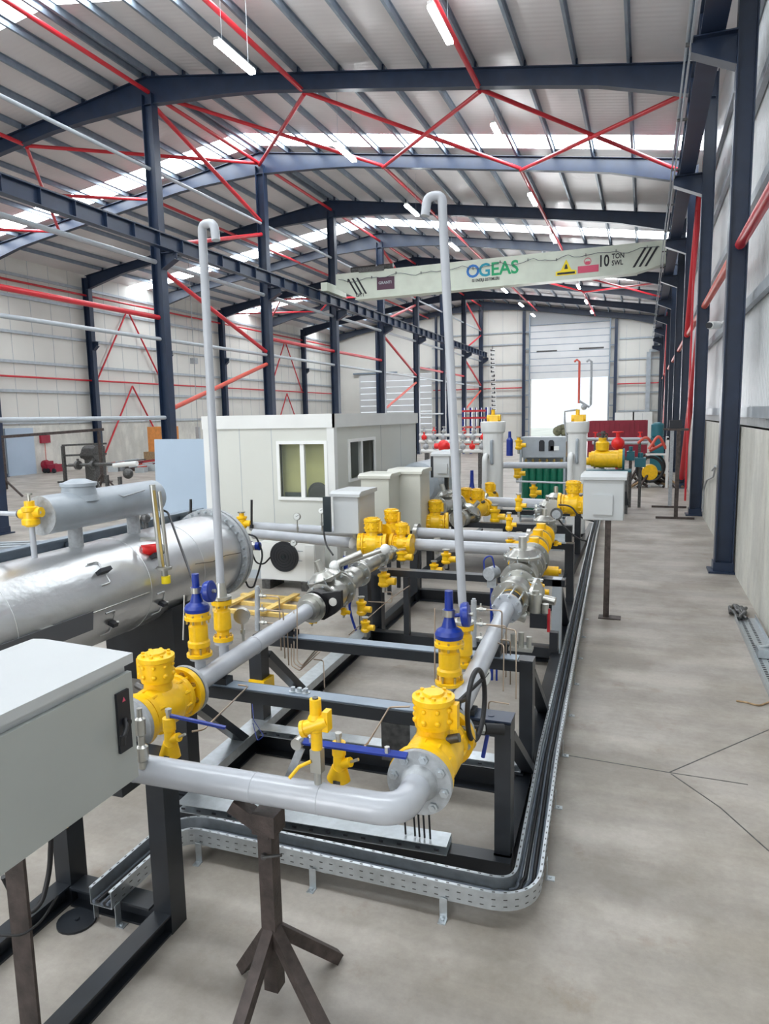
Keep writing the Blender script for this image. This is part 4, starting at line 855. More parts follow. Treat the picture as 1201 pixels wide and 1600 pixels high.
# black wafer with eye handle
c = V((LX(5.28), 5.28, PZ)); t = T('wafer_valve', 'black wafer valve with eye lug clamped between the left line flanges', 'valve', c)
part('wafer', disc(MB(), c, (0, 1, 0), 0.125, 0.10, 28).prism([(0.0, 0.10), (0.22, 0.14), (0.22, 0.0), (0.16, -0.06), (0.06, -0.12), (0, -0.12)], c + V((0.02, -0.04, 0)), (1, 0, 0), (0, 0, 1), (0, 1, 0), 0.05), 'rubber', t)
part('eye_window', disc(MB(), c + V((0.17, -0.045, 0.045)), (0, 1, 0), 0.035, 0.012, 16), 'panel', t)
regulator('slam_shut', 'bulky steel slam shut valve behind the black wafer on the left line', (LX(5.6), 5.60, PZ), (0, 1, 0), 0.12, 0.44, dome=(-0.35, -0.1, 1), group='steel regulators of the left line')
regulator('regulator', 'steel pressure regulator at the middle of the left line', (LX(6.15) - .02, 6.15, PZ + .02), (0.05, 1, 0.03), 0.10, 0.42, dome=(-1, -0.15, 0.3), group='steel regulators of the left line')
regulator('turbine_meter', 'slim stainless turbine meter on the left line before the yellow valves', (LX(6.75) - .05, 6.8, PZ + .04), (0.05, 1, 0.03), 0.085, 0.62, group='steel regulators of the left line')
c = at(526, 885, 6.0); t = T('spring_actuator', 'steel curved spring actuator rising above the left regulator', 'actuator', c)
part('bend', MB().tube([c + V((0, 0, -0.35)), c, c + V((.02, .02, .03)), c + V((0.22, 0.1, 0.12))], 0.035, 16, round_=0.05), 'steel', t); part('ball_end', MB().sphere(c + V((-0.02, 0, 0.0)), 0.055, 16, 10), 'white', t); part('ball_end', MB().sphere(c + V((0.42, 0.2, 0.15)), 0.05, 14, 8), 'white', t); part('arm', MB().cyl(c, c + V((0.42, 0.2, 0.15)), 0.022, seg=12), 'steel', t)
c = at(540, 890, 6.25); t = T('regulator_pilot', 'slim blue pilot cylinder standing beside the steel actuator', 'pilot', c)
part('cylinder', MB().cyl(c + V((0, 0, -0.12)), c + V((0, 0, 0.14)), 0.022, seg=14), 'blue', t); part('nut', MB().cyl(c + V((0, 0, -.2)), c + V((0, 0, -.12)), 0.028, seg=6).cyl(c + V((0, 0, .14)), c + V((0, 0, .18)), 0.016, seg=6), 'steel', t)
c = at(547, 985, 6.05); one('hose', MB().tube([at(552, 925, 6.0), at(545, 945, 5.98), at(549, 965, 6.0), at(556, 985, 6.0)], 0.012, 8, round_=0.05), 'blue', 'dark blue hose hanging below the left regulator', 'hose', None, c)
# yellow valves at the back of the left line
ball_valve('ball_valve', 'yellow ball valve with round gearbox at the far end of the left line', at(582, 850, 8.0), L=0.36, R=0.13, rb=0.125, group='yellow valves at the back', ax=(1, 0.2, 0))
ball_valve('ball_valve', 'yellow ball valve facing across behind the left turbine meter', at(612, 832, 8.35), L=0.36, R=0.13, rb=0.115, group='yellow valves at the back', ax=(0.3, 1, 0))
ball_valve('ball_valve', 'yellow ball valve joined to the twin grey cross pipes', at(628, 850, 8.15), L=0.28, R=0.13, rb=0.10, group='yellow valves at the back', ax=(1, 0, 0))
regulator('strainer', 'steel strainer body leading into the far yellow valves', at(598, 872, 7.6), (0.1, 1, 0.05), 0.08, 0.5, group='steel regulators of the left line')
k = 0
for px, py, yy, h, r, lab in ((553, 905, 6.4, .22, .028, 'hanging beside the black centre post'), (571, 985, 5.6, .17, .035, 'just above the second portal beam'), (565, 960, 5.9, .22, .04, 'left of the black centre post'), (600, 915, 7.0, .24, .055, 'right of the black centre post'), (628, 872, 7.8, .18, .055, 'under the cross pipe flange'), (498, 905, 6.6, .12, .022, 'small one left of the ball ended actuator'), (537, 955, 5.7, .1, .025, 'small one by the black wafer'), (487, 968, 5.5, .08, .02, 'tiny one under the black wafer')):
    p = at(px, py + 10, yy); small_valve('needle_valve', 'yellow needle valve of the left line, %s' % lab, p, h, r, 'yellow needle valves of the left line')
# vertical manifold cylinder with impulse tubes
def manifold(nm, px, pt, pb, yy, side):
    a = P(px, pb, y=yy); b = P(px, pt, y=yy)
    t = T('manifold_cylinder', 'upright grey instrument manifold on the %s metering line' % nm, 'manifold', a, 'instrument manifolds')
    part('cylinder', MB().cyl(a, b, 0.020, seg=16).cyl(b, b + V((0, 0, 0.012)), 0.014, seg=12), 'flange', t)
    L = b.z - a.z
    for q, f_ in enumerate((0.82, 0.5, 0.2)):
        c = a + V((0, 0, L * f_)); part('side_valve', MB().cyl(c, c + V((0.09, 0, 0)), 0.010, seg=10).cyl(c + V((.04, 0, 0)), c + V((.065, 0, 0)), 0.017, seg=6).cyl(c + V((.05, 0, 0)), c + V((.05, 0, .04)), .006, seg=6), 'steel', t)
        e1 = c + V((0.20 + 0.03 * q, 0.0, 0)); e2 = e1 + V((0, 0.0, -0.42 + 0.05 * q))
        part('impulse_tube', MB().tube([c + V((.09, 0, 0)), e1, e2], 0.005, 6, round_=0.02), 'copper', t)
    return t
manifold('left', 402, 918, 985, 4.6, 1); manifold('right', 740, 938, 1010, 4.75, 1)
def itube(label, pts, r=0.005, m='copper', b=0.025, name='impulse_tube'):
    one(name, MB().tube(pts, r, 6, round_=b), m, label, 'tube', 'thin impulse tubes', V(pts[0]))
itube('thin tube sloping from the left ball valve towards the yellow drain valve', [P(372, 1070, y=3.5), P(388, 1072, y=3.5), P(318, 1140, y=2.75), P(300, 1143, y=2.7)])
itube('thin tube bent beside the large right ball valve over the blue lever', [P(640, 1104, y=3.3), P(608, 1105, y=3.3), P(575, 1160, y=2.8), P(570, 1165, y=2.75)])
itube('bundle tube rising in front of the second portal beam, left one', [P(455, 960, y=4.8), P(455, 1040, y=4.55), P(468, 1048, y=4.5), P(500, 1018, y=4.8)])
itube('bundle tube rising in front of the second portal beam, middle one', [P(459, 955, y=4.8), P(459, 1036, y=4.55), P(470, 1044, y=4.5), P(499, 1014, y=4.8)])
itube('bundle tube rising in front of the second portal beam, right one', [P(464, 945, y=4.8), P(464, 1032, y=4.55), P(472, 1040, y=4.5), P(498, 1010, y=4.8)])
itube('thin tube stepping down to the left galvanised channel', [P(490, 1030, y=4.8), P(505, 1032, y=4.8), P(507, 1075, y=4.5)])
itube('thin tube rising at an angle to the yellow valve right of the black post', [P(545, 992, y=5.6), P(610, 935, y=6.6), P(640, 915, y=6.9)])
itube('thin bent tube below the yellow valve right of the black post', [P(600, 925, y=6.9), P(612, 925, y=6.9), P(612, 942, y=6.9), P(575, 940, y=6.8)])
itube('tall thin tube beside the right relief valve', [P(679, 950, y=4.0), P(679, 1065, y=3.9)])
itube('thin tube looping above the right line, nearer one', [P(755, 975, y=4.9), P(806, 985, y=4.7), P(806, 1092, y=4.4)])
itube('thin tube looping above the right line, farther one', [P(750, 995, y=4.8), P(787, 1008, y=4.6), P(786, 1080, y=4.4)])
itube('thin tube crossing under the right portal beam', [P(763, 1118, y=4.2), P(763, 1095, y=4.2), P(795, 1100, y=4.2)])
itube('thin tube rising beside the left relief valve', [P(288, 930, y=4.05), P(286, 1000, y=4.0)], r=0.006, m='steel')
for i, px in enumerate((628, 643, 650, 658, 667)):
    itube('short dark conduit standing on the front channel behind the elbow, %s from the left' % ORD[i], [P(px, 1225, y=3.56), V((P(px, 1290, y=3.5).x, 3.56, 0.215))], r=0.006, m='rubber')
itube('blue wire looping down to the left galvanised channel', [P(394, 1100, y=4.6), P(396, 1125, y=4.5), P(412, 1150, y=4.3), P(402, 1158, y=4.3), P(395, 1130, y=4.4)], r=0.003, m='blue', name='blue_wire')
# gauges
gz_ = P(378, 962, x=LX(4.45)); gauge('pressure_gauge', 'round gauge seen from behind beside the left vent stack', (LX(4.45), gz_.y, PZ + .07), gz_.z - PZ - .07, 0.055, (-0.3, 1, 0.1))
gauge('pressure_gauge', 'white capped gauge beside the black hand wheel', P(755, 1062, y=4.2), 0.02, 0.06, (1, -0.4, 0.1))
c = P(755, 1060, y=4.2); one('gauge_stub', MB().cyl((RXx(4.2), 4.2, c.z + .01), (c.x, 4.2, c.z + .01), .01, seg=8), 'steel', 'short steel stub holding the white capped gauge to the right line', 'fitting', None, c)
# ------------------------------------------------------------------ line equipment: right line
def rr(y, dz=0.0): return V((RXx(y), y, PZ + dz))
t = T('wafer_valve', 'black wafer with yellow bands clamped in the right line', 'valve', rr(5.72), None)
part('wafer', disc(MB(), rr(5.72), (0, 1, 0), 0.105, 0.14, 26), 'rubber', t); part('yellow_band', disc(disc(MB(), rr(5.665), (0, 1, 0), 0.108, 0.012, 26), rr(5.80), (0, 1, 0), 0.108, 0.012, 26), 'yellow', t)
part('near_flange', disc(MB(), rr(5.6), (0, 1, 0), 0.12, 0.04, 28), 'pipe', t); part('flange_bolts', bolts(MB(), rr(5.7), (0, 1, 0), 0.108, 8, 0.01, 0.34), 'galv', t)
regulator('slam_shut', 'bulky steel slam shut valve on the right line behind the black wafer', rr(6.1), (0, 1, 0), 0.13, 0.5, dome=(0.95, -0.1, -0.1), group='steel regulators of the right line')
regulator('regulator', 'big ribbed steel regulator on the right line, nearer one', rr(6.75, .02), (0, 1, 0), 0.135, 0.5, dome=(0, 0, 1), group='steel regulators of the right line')
regulator('regulator', 'wide steel disc flange assembly in front of the yellow valve row', rr(7.45), (0, 1, 0), 0.15, 0.36, group='steel regulators of the right line')
for i, (y, r) in enumerate(((7.95, 0.115), (8.45, 0.12), (8.95, 0.12))):
    c = rr(y); t = T('plug_valve', 'yellow flanged valve in the right line row, %s from the camera' % ORD[i], 'valve', c, 'yellow in line valves')
    part('body', MB().lathe(c - V((0, .19, 0)), (0, 1, 0), [(0, r * 1.25), (.035, r * 1.25), (.04, r * .85), (.10, r), (.28, r), (.34, r * .85), (.345, r * 1.25), (.38, r * 1.25)], 24).cyl(c, c + V((0, 0, r * 1.6)), r * .5, seg=16), 'yellow', t)
    part('flange_ring', disc(MB(), c + V((0, -.215, 0)), (0, 1, 0), r * 1.3, .03, 26), 'steel', t)
    part('flange_bolts', bolts(MB(), c - V((0, .19, 0)), (0, 1, 0), r * 1.1, 8, .009, .12), 'galv', t)
regulator('strainer', 'steel valve body joining the right line to the far cross pipe', rr(9.5), (0, 1, 0), 0.11, 0.5, dome=(0, 0, 1), group='steel regulators of the right line')
ball_valve('ball_valve', 'yellow ball valve half hidden behind the white box on the post', at(895, 788, 10.4), L=0.42, R=0.16, rb=0.13, group='yellow valves at the back', ax=(1, 0, 0))
c = at(858, 892, 7.9); one('bypass_valve', MB().cyl(c + V((-0.25, 0, 0)), c + V((0.1, 0, 0)), 0.055, seg=14).cyl(c + V((-.1, 0, 0)), c + V((-.1, 0, -.12)), .035, seg=10).cyl(c + V((.1, 0, 0)), c + V((.13, 0, 0)), .03, seg=8), 'yellow', 'yellow bypass valve sticking out right of the yellow valve row', 'valve', None, c)
for px, py, yy, h, r, lab in ((830, 940, 6.3, .24, .045, 'beside the ribbed steel regulator'), (843, 935, 6.5, .22, .035, 'second one beside the ribbed regulator'), (797, 925, 6.9, .26, .035, 'left of the disc flange assembly'), (800, 885, 7.6, .26, .04, 'standing left of the yellow valve row'), (795, 830, 9.1, .3, .04, 'standing on the cross pipes'), (810, 800, 9.9, .32, .045, 'tall one before the green cylinders'), (797, 850, 8.7, .14, .05, 'between the twin cross pipes'), (811, 838, 9.3, .12, .05, 'under the second cross pipe'), (683, 858, 8.7, .2, .05, 'on the near cross pipe'), (697, 880, 8.0, .22, .05, 'under the near cross pipe, right one'), (678, 895, 8.0, .2, .045, 'under the near cross pipe, left one'), (868, 848, 9.2, .1, .03, 'small one at the end of the yellow valve row')):
    p = at(px, py + 8, yy); small_valve('needle_valve', 'yellow needle valve, %s' % lab, p, h, r, 'yellow needle valves of the right line')
c = at(840, 975, 5.9); t = T('instrument_block', 'dark instrument block with steel caps on the right portal beam end', 'instrument', c)
part('block', MB().bb(c + V((-.06, -.06, -.02)), c + V((.08, .06, .10))).bb(c + V((.1, -.02, -.22)), c + V((.17, .05, -.06))), 'ink', t)
part('caps', MB().cyl(c + V((-.02, 0, .10)), c + V((-.02, 0, .26)), .05, seg=14).cyl(c + V((.06, 0, .1)), c + V((.06, 0, .18)), .03, seg=12).cyl(c + V((-.1, 0, .05)), c + V((-.2, 0, .08)), .05, seg=14).cyl(c + V((-.02, 0, .26)), c + V((-.02, 0, .29)), .03, seg=12), 'steel', t)
a = at(857, 962, 5.9); part('red_handle', MB().bb(a + V((-.012, -.012, -.14)), a + V((.012, .012, .06))), 'red', t)
c = at(820, 1008, 5.3); t = T('mounting_feet', 'steel mounting clamps on the end of the second portal beam', 'bracket', c)
part('clamp', MB().bb(c + V((-.12, -.05, -.04)), c + V((.06, .05, -.015))).cyl(c + V((-.09, 0, -.02)), c + V((-.09, 0, .08)), .022, seg=12).cyl(c + V((-.03, 0, -.02)), c + V((-.03, 0, .10)), .022, seg=12).cyl(c + V((.03, 0, -.02)), c + V((.03, 0, .07)), .02, seg=12), 'steel', t)
# valve with blue tube frame and grey transmitter (centre)
c = at(768, 905, 6.6); t = T('transmitter', 'grey transmitter on a slim blue post between the metering lines', 'instrument', V((c.x, c.y, 0)))
part('post', MB().cyl((c.x, c.y, 0.0), (c.x, c.y, c.z), .016, seg=10).cyl((c.x + .05, c.y, 0.0), (c.x + .05, c.y, c.z - .05), .01, seg=8), 'blue', t)
part('housing', MB().cyl(c + V((-.02, -.05, .06)), c + V((.02, .06, .06)), .065, seg=20).bb(c + V((-.04, -.03, -.08)), c + V((.05, .03, .02))), 'flange', t)
part('loop', MB().tube([c + V((-.07, 0, .04)), c + V((-.08, 0, .2)), c + V((0, 0, .24)), c + V((.03, 0, .1))], .008, 8, round_=.05), 'blue', t)
# round gauge with black cables near the far right of the line
c = at(870, 800, 9.9); t = T('volume_corrector', 'round grey instrument with coiled black cable beside the white box', 'instrument', c)
part('case', disc(MB(), c + V((0.0, -.06, -.02)), (0.1, -1, 0.1), .085, .07, 22), 'darksteel', t); part('dial', disc(MB(), c + V((0, -.1, -.02)), (.1, -1, .1), .06, .01, 20), 'flange', t)
part('cable', MB().tube([c + V((.02, 0, -.1)), c + V((.12, -.1, -.2)), c + V((.3, -.2, -.33)), c + V((.42, -.2, -.36))], .012, 8, round_=.1).tube([c + V((.02, 0, .1)), c + V((.2, -.05, .1)), c + V((.3, -.1, -.05)), c + V((.5, -.1, -.1))], .012, 8, round_=.1), 'rubber', t)
# cross pipes
def xpipe(label, a, b, r, fl=()):
    t = T('cross_pipe', label, 'pipe', a, 'grey cross pipes'); part('pipe', MB().cyl(a, b, r, seg=20), 'pipe', t)
    for f_ in fl: part('flange', disc(MB(), V(a).lerp(V(b), f_), V(b) - V(a), r * 1.7, .05, 22), 'steel', t)
    return t
xpipe('nearer grey cross pipe between the far valves and the right line', at(640, 850, 8.3), at(826, 860, 8.3), .075, (0.03, .97))
xpipe('farther grey cross pipe between the far valves and the right line', at(646, 832, 9.1), at(832, 842, 9.1), .075, (0.03, .97))
xpipe('grey pipe from the yellow tap towards the left line, upper one', at(392, 822, 9.0), at(560, 832, 9.0), .068, (0.99,))
xpipe('grey pipe crossing before the cabin air unit, lower one', at(396, 834, 8.3), at(548, 848, 8.3), .068, ())
xpipe('grey cross pipe of the second skid before the green cylinders', at(756, 783, 12.3), at(885, 789, 12.3), .085, (0.02, .98))
t = T('pipe_end_cap', 'white rounded end cap on the lower left cross pipe', 'cap', at(550, 848, 8.3)); part('cap', MB().sphere(at(551, 849, 8.3), .075, 14, 9), 'white', t)

a = P(728, 1138, y=3.40); b = P(786, 1140, y=3.5)
t = T('gear_shaft', 'black worm gear shaft under the hand wheel of the large right ball valve', 'shaft', a)
part('shaft', MB().cyl(a, b, 0.018, seg=14).cyl(a.lerp(b, .5), b, 0.03, seg=14), 'rubber', t); part('nut', MB().cyl(a.lerp(b, .38), a.lerp(b, .48), 0.026, seg=6), 'steel', t)
part('lug', MB().bb(a + V((-.02, -.03, -.09)), a + V((.05, .02, .0))), 'yellow', t); c = a.lerp(b, .6); part('pin', MB().cyl(c, c + V((-.03, 0, -.16)), 0.011, seg=10), 'blue', t)
# ================================================================== INSULATED VESSEL
vx, vz, vr = -4.7, 1.05, 0.455
t = T('insulated_vessel', 'large horizontal vessel clad in crinkled silver aluminium with a flanged end', 'vessel', (vx, 4.2, 0))
part('cladding', MB().cyl((vx, 1.2, vz), (vx, 6.82, vz), vr, seg=56), 'alu', t)
part('end_flange', disc(disc(MB(), (vx, 6.86, vz), (0, 1, 0), 0.52, 0.05, 56), (vx, 6.94, vz), (0, 1, 0), 0.52, 0.05, 56).cyl((vx, 6.96, vz), (vx, 7.1, vz), 0.46, 0.30, seg=40), 'flange', t)
part('flange_bolts', bolts(MB(), (vx, 6.89, vz), (0, 1, 0), 0.49, 32, 0.013, 0.20), 'galv', t)
for y in (2.9, 3.75, 5.25, 6.1): part('seam_band', MB().ring((vx, y, vz), (0, 1, 0), vr + 0.001, 0.004, 56, 6), 'alu', t)
def vs(ang, y, d=0.0):   # a point on the cladding; angle from +x upwards
    return V((vx + math.cos(ang) * (vr + d), y, vz + math.sin(ang) * (vr + d)))
part('seam_strip', MB().tube([vs(-0.05, 1.3, .004), vs(-0.05, 5.2, .004)], 0.006, 6), 'steel', t)
for i, (a_, y) in enumerate(((0.62, 4.72), (0.62, 5.42), (-0.38, 4.72), (-0.38, 5.4))):
    p = vs(a_, y); n_ = V((math.cos(a_), 0, math.sin(a_))); tn = V((-math.sin(a_), 0, math.cos(a_)))
    R = Matrix((n_, V((0, 1, 0)), tn)).transposed()
    lug = part('lifting_lug', MB().box(p + n_ * 0.03, (0.07, 0.13 if i < 2 else 0.06, 0.035), R), 'ink', t)
    part('lug_hole', MB().cyl(p + n_ * 0.05 + V((0, 0.03, 0)) + tn * 0.016, p + n_ * 0.05 + V((0, .03, 0)) + tn * 0.022, 0.012, seg=12), 'panel', lug)
    part('lug_frame', MB().tube([p + tn * 0.11 - V((0, .09, 0)), p + tn * 0.11 + V((0, .03, 0)), p - tn * 0.11 + V((0, .03, 0)), p - tn * 0.11 - V((0, .09, 0))], 0.008, 6, round_=0.03), 'alu', t)
R = Matrix((V((math.cos(-.12), 0, math.sin(-.12))), V((0, 1, 0)), V((-math.sin(-.12), 0, math.cos(-.12))))).transposed()
part('name_plate', MB().box(vs(-0.17, 4.0, 0.02), (0.006, 0.95, 0.16), R), 'plategrey', t)
for y in (4.0, 3.4): part('plate_clip', MB().box(vs(-0.03, y, 0.012), (0.02, 0.12, 0.03)), 'steel', t)
part('draft_seam', MB().tube([vs(0.2, 5.95, .004), vs(0.12, 6.25, .004), vs(0.16, 6.5, .004), vs(.1, 6.8, .004)], 0.004, 6), 'darksteel', t)
for y in (2.2, 5.75):
    part('saddle', MB().prism([(-0.42, 0), (0.42, 0), (0.42, 0.78), (0.3, 0.72), (0, 0.6), (-0.3, 0.72), (-0.42, 0.78)], (vx, y - 0.18, 0), (1, 0, 0), (0, 0, 1), (0, 1, 0), 0.36), 'black', t)
for lab, p0, cap in (('lower', vs(0.78, 5.45, -0.01), V((0.75, -0.55, 0.35))), ):
    t2 = T('sensor_nozzle', 'steel sensor nozzle with a red plastic cap on the silver vessel', 'nozzle', p0)
    q = p0 + V((0.10, 0.06, 0.02)); part('nozzle', MB().cyl(p0 - V((.05, 0, .05)), q, 0.045, seg=16), 'steel', t2)
    part('cap', MB().cyl(q + V((-0.13, -0.16, 0.0)), q + V((-.03, -.04, .0)), 0.055, seg=20), 'capred', t2)
# drum on top
dx, dz, dr = -4.7, 1.83, 0.165
t = T('grey_drum', 'smaller grey drum with a wide top neck mounted above the silver vessel', 'vessel', (dx, 5.1, 1.5))
part('shell', MB().cyl((dx, 4.48, dz), (dx, 5.92, dz), dr, seg=40), 'drum', t)
part('end_plate', disc(MB(), (dx, 4.475, dz), (0, 1, 0), dr * 1.01, 0.012, 40), 'flange', t)
part('neck', MB().lathe((dx + 0.0, 4.92, dz + 0.08), (0, 0, 1), [(0, 0.17), (0.05, 0.15), (0.12, 0.14), (0.13, 0.155), (0.155, 0.155), (0.16, 0.13), (0.19, 0.06)], 32), 'drum', t)
for y in (4.84, 5.6): part('leg', MB().cyl((dx, y, 1.46), (dx, y, dz), 0.062, seg=18), 'flange', t)
part('tee_handle', MB().tube([(dx + 0.12, 5.25, dz + 0.10), (dx + 0.16, 5.3, dz + 0.07), (dx + 0.16, 5.6, dz + 0.10)], 0.007, 6), 'flange', t)
q = P(217, 770, y=5.75)
t2 = T('sensor_nozzle', 'steel sensor nozzle with a red plastic cap at the right end of the grey drum', 'nozzle', q)
part('nozzle', MB().cyl((dx + 0.02, 5.93, q.z), (q.x + 0.12, 5.93, q.z + 0.01), 0.03, seg=14).cyl(q + V((-.02, 0, 0)), (q.x + .1, 5.93, q.z), .028, seg=12), 'steel', t2); part('cap', MB().cyl(q + V((-.075, -.05, 0)), q + V((0.04, 0.03, 0)), 0.05, seg=20), 'capred', t2)
# level gauge
a = P(257, 893, x=-4.16); b = V((-4.16 - .03, a.y - .02, 0)); b.z = P(243, 757, y=a.y).z
t = T('level_gauge', 'tall twin tube stainless level gauge standing beside the silver vessel', 'gauge', a)
tt = V((a.x, a.y, a.z)); tb = V((b.x, b.y, b.z))
part('tube', MB().cyl(tt + V((-.03, 0, .05)), tb + V((-.03, 0, 0)), 0.028, seg=16), 'steel', t); part('tube', MB().cyl(tt + V((.035, 0.01, .05)), tb + V((.035, 0.01, -.06)), 0.018, seg=14), 'steel', t)
part('scale', MB().beam(tt + V((.005, -.02, .05)), tb + V((.0, -.02, -.05)), 0.025, 0.006, up=(0, 1, 0)), 'brass', t)
part('foot_flange', MB().cyl(tt + V((0, 0, .02)), tt + V((0, 0, .045)), 0.07, seg=20).cyl(tt + V((0, 0, -.04)), tt + V((0, 0, .02)), .03, seg=14), 'steel', t); part('drain_cap', MB().cyl(tt + V((.01, 0, -.11)), tt + V((.01, 0, -.04)), 0.042, seg=16), 'warny', t)
part('side_arm', MB().cyl(tt + V((-.06, 0, .30)), (vx + .3, tt.y, tt.z + .30), .02, seg=10), 'steel', t)
pts = [P(253, 797, y=5.9), P(262, 800, y=5.8), P(285, 862, y=5.0), P(303, 912, y=4.4), P(314, 940, y=4.1)]
one('sensor_cable', MB().tube(pts, 0.011, 8, round_=.1), 'rubber', 'black cable stretched from the level gauge down to the blue capped relief valve', 'cable', None, pts[0])
pts = [P(250, 790, y=6.0), P(225, 800, y=6.05), P(218, 815, y=6.1), P(228, 830, y=6.05), P(248, 836, y=6.0)]
one('sensor_cable', MB().tube(pts, 0.010, 8, round_=.08), 'rubber', 'black cable coiled between the grey drum and the silver vessel', 'cable', None, pts[0])
c = P(228, 810, y=6.05); one('round_fitting', MB().sphere(c, .05, 14, 9).cyl(c, c + V((0, 0, -.12)), .02, seg=10), 'darksteel', 'dark round fitting behind the right drum leg', 'fitting', None, c)
# yellow valve left of the drum
c = P(47, 800, y=4.35); t = T('ball_valve', 'yellow valve with star knob standing left of the grey drum', 'valve', V((c.x, c.y, c.z - .12)))
part('body', MB().lathe(c + V((0, 0, -.12)), (0, 0, 1), [(0, .04), (.02, .07), (.06, .07), (.07, .055), (.12, .05), (.13, .065), (.16, .065), (.17, .04), (.21, .04)], 20).cyl(c + V((-.1, 0, -.02)), c + V((.1, .02, .0)), .042, seg=16), 'yellow', t)
part('knob', MB().cyl(c + V((0, 0, .09)), c + V((0, 0, .15)), .012, seg=8).bb(c + V((-.03, -.01, .14)), c + V((.03, .01, .155))), 'steel', t)
part('end_ring', MB().cyl(c + V((-.12, 0, -.02)), c + V((-.09, 0, -.02)), .035, seg=14), 'darksteel', t)
p0 = P(50, 826, y=4.35); one('riser_pipe', MB().cyl((p0.x, p0.y, vz + vr - .03), p0 + V((0, 0, .02)), .024, seg=12), 'pipe', 'thin grey riser pipe under the yellow valve left of the drum', 'pipe', None, (p0.x, p0.y, vz + vr))
p0 = c + V((.1, 0, 0)); one('link_pipe', MB().cyl(p0, (dx - .02, 4.47, dz - 0.0), .014, seg=10), 'steel', 'short steel pipe joining the yellow valve to the drum end plate', 'pipe', None, p0)
p0 = c + V((-.12, 0, -.02)); one('link_pipe', MB().cyl(p0, p0 + V((-.5, 0, 0)), .02, seg=10), 'pipe', 'grey pipe leaving the picture left of the yellow valve', 'pipe', None, p0)
# long beams on the far side of the vessel
for i, (x, z, w) in enumerate(((-6.3, 1.20, .14), (-6.75, 1.02, .12))):
    t = T('frame_beam', 'long blue grey steel beam behind the silver vessel, %s one' % ('nearer', 'farther')[i], 'beam', (x, 6, z), 'beams behind the vessel')
    part('beam', MB().chan((x, 3.5, z), (x, 9.0, z), .14, w, .012), 'valvegreen' if 0 else 'purlin', t)
    for y in (4.2, 6.4, 8.6): part('leg', MB().bb((x - .04, y - .04, 0), (x + .04, y + .04, z)), 'purlin', t)
# ================================================================== CABIN
CX0, CX1, CY0, CY1, CZ = -6.75, -4.45, 9.9, 14.15, 2.63
t = T('site_cabin', 'cream prefabricated cabin with white window frames behind the skid', 'cabin', (-5.6, 12, 0))
wx0, wx1, wz0, wz1 = P(437, 700, y=CY0).x, P(507, 700, y=CY0).x, 1.36, 2.19
sy0, sy1, sz0, sz1 = 10.5, 11.6, 1.60, 2.19
mb = MB().bb((CX0, CY0, .1), (wx0, CY0 + .06, CZ - .05)).bb((wx1, CY0, .1), (CX1, CY0 + .06, CZ - .05)).bb((wx0, CY0, .1), (wx1, CY0 + .06, wz0)).bb((wx0, CY0, wz1), (wx1, CY0 + .06, CZ - .05))
mb.bb((CX1 - .06, CY0 + .06, .1), (CX1, sy0, CZ - .05)).bb((CX1 - .06, sy1, .1), (CX1, CY1, CZ - .05)).bb((CX1 - .06, sy0, .1), (CX1, sy1, sz0)).bb((CX1 - .06, sy0, sz1), (CX1, sy1, CZ - .05))
mb.bb((CX0, CY1 - .06, .1), (CX1, CY1, CZ - .05)).bb((CX0, CY0 + .06, .1), (CX0 + .06, CY1 - .06, CZ - .05))
part('wall_panels', mb, 'cabin', t)
part('roof', MB().bb((CX0 - .02, CY0 - .02, CZ - .05), (CX1 + .02, CY1 + .02, CZ)), 'cabin', t)
part('roof_trim', MB().bb((CX0 - .03, CY0 - .03, CZ - .19), (CX1 + .03, CY0, CZ + .02)).bb((CX1, CY0 - .03, CZ - .19), (CX1 + .03, CY1, CZ + .02)), 'white', t)
part('corner_post', MB().bb((CX1 - .10, CY0 - .02, .08), (CX1 + .02, CY0 + .10, CZ - .19)), 'white', t); part('corner_post', MB().bb((CX0 - .02, CY0 - .02, .08), (CX0 + .10, CY0 + .08, CZ - .19)), 'white', t)
part('base_rail', MB().bb((CX0 - .02, CY0 - .02, .0), (CX1 + .02, CY1, .14)), 'strut', t); part('floor', MB().bb((CX0 + .06, CY0 + .06, .14), (CX1 - .06, CY1 - .06, .18)), 'palewood', t)
mb = MB()
for x in (-6.1, -5.52, wx1 + .1): mb.bb((x - .004, CY0 - .002, .14), (x + .004, CY0 + .001, CZ - .19))
for y in (12.0, 13.1): mb.bb((CX1 - .001, y - .004, .14), (CX1 + .002, y + .004, CZ - .19))
part('panel_joints', mb, 'girt', t)
def window(nm, a, b, axis, parent):
    """white sliding window; a,b the opening corners"""
    a = V(a); b = V(b); w = .05; o = (-.025, .085); mb = MB(); gl = MB()
    def put(m_, s0, s1, z0, z1, d0, d1):
        if axis == 'x': m_.bb((s0, a.y + d0, z0), (s1, a.y + d1, z1))
        else: m_.bb((a.x - d1, s0, z0), (a.x - d0, s1, z1))
    s0, s1 = (a.x, b.x) if axis == 'x' else (a.y, b.y); m_ = (s0 + s1) / 2
    put(mb, s0 - w, s1 + w, b.z, b.z + w, -.03, .07); put(mb, s0 - w, s1 + w, a.z - w, a.z, -.03, .07); put(mb, s0 - w, s0, a.z, b.z, -.03, .07); put(mb, s1, s1 + w, a.z, b.z, -.03, .07); put(mb, m_ - .035, m_ + .035, a.z, b.z, -.01, .05)
    f = part('window_frame', mb, 'trimw', parent)
    put(gl, s0, s1, a.z, b.z, .02, .026); part('pane', gl, 'bglass', f)
    return f
window('front', (wx0, CY0, wz0), (wx1, CY0, wz1), 'x', t); window('side', (CX1, sy0, sz0), (CX1, sy1, sz1), 'y', t)
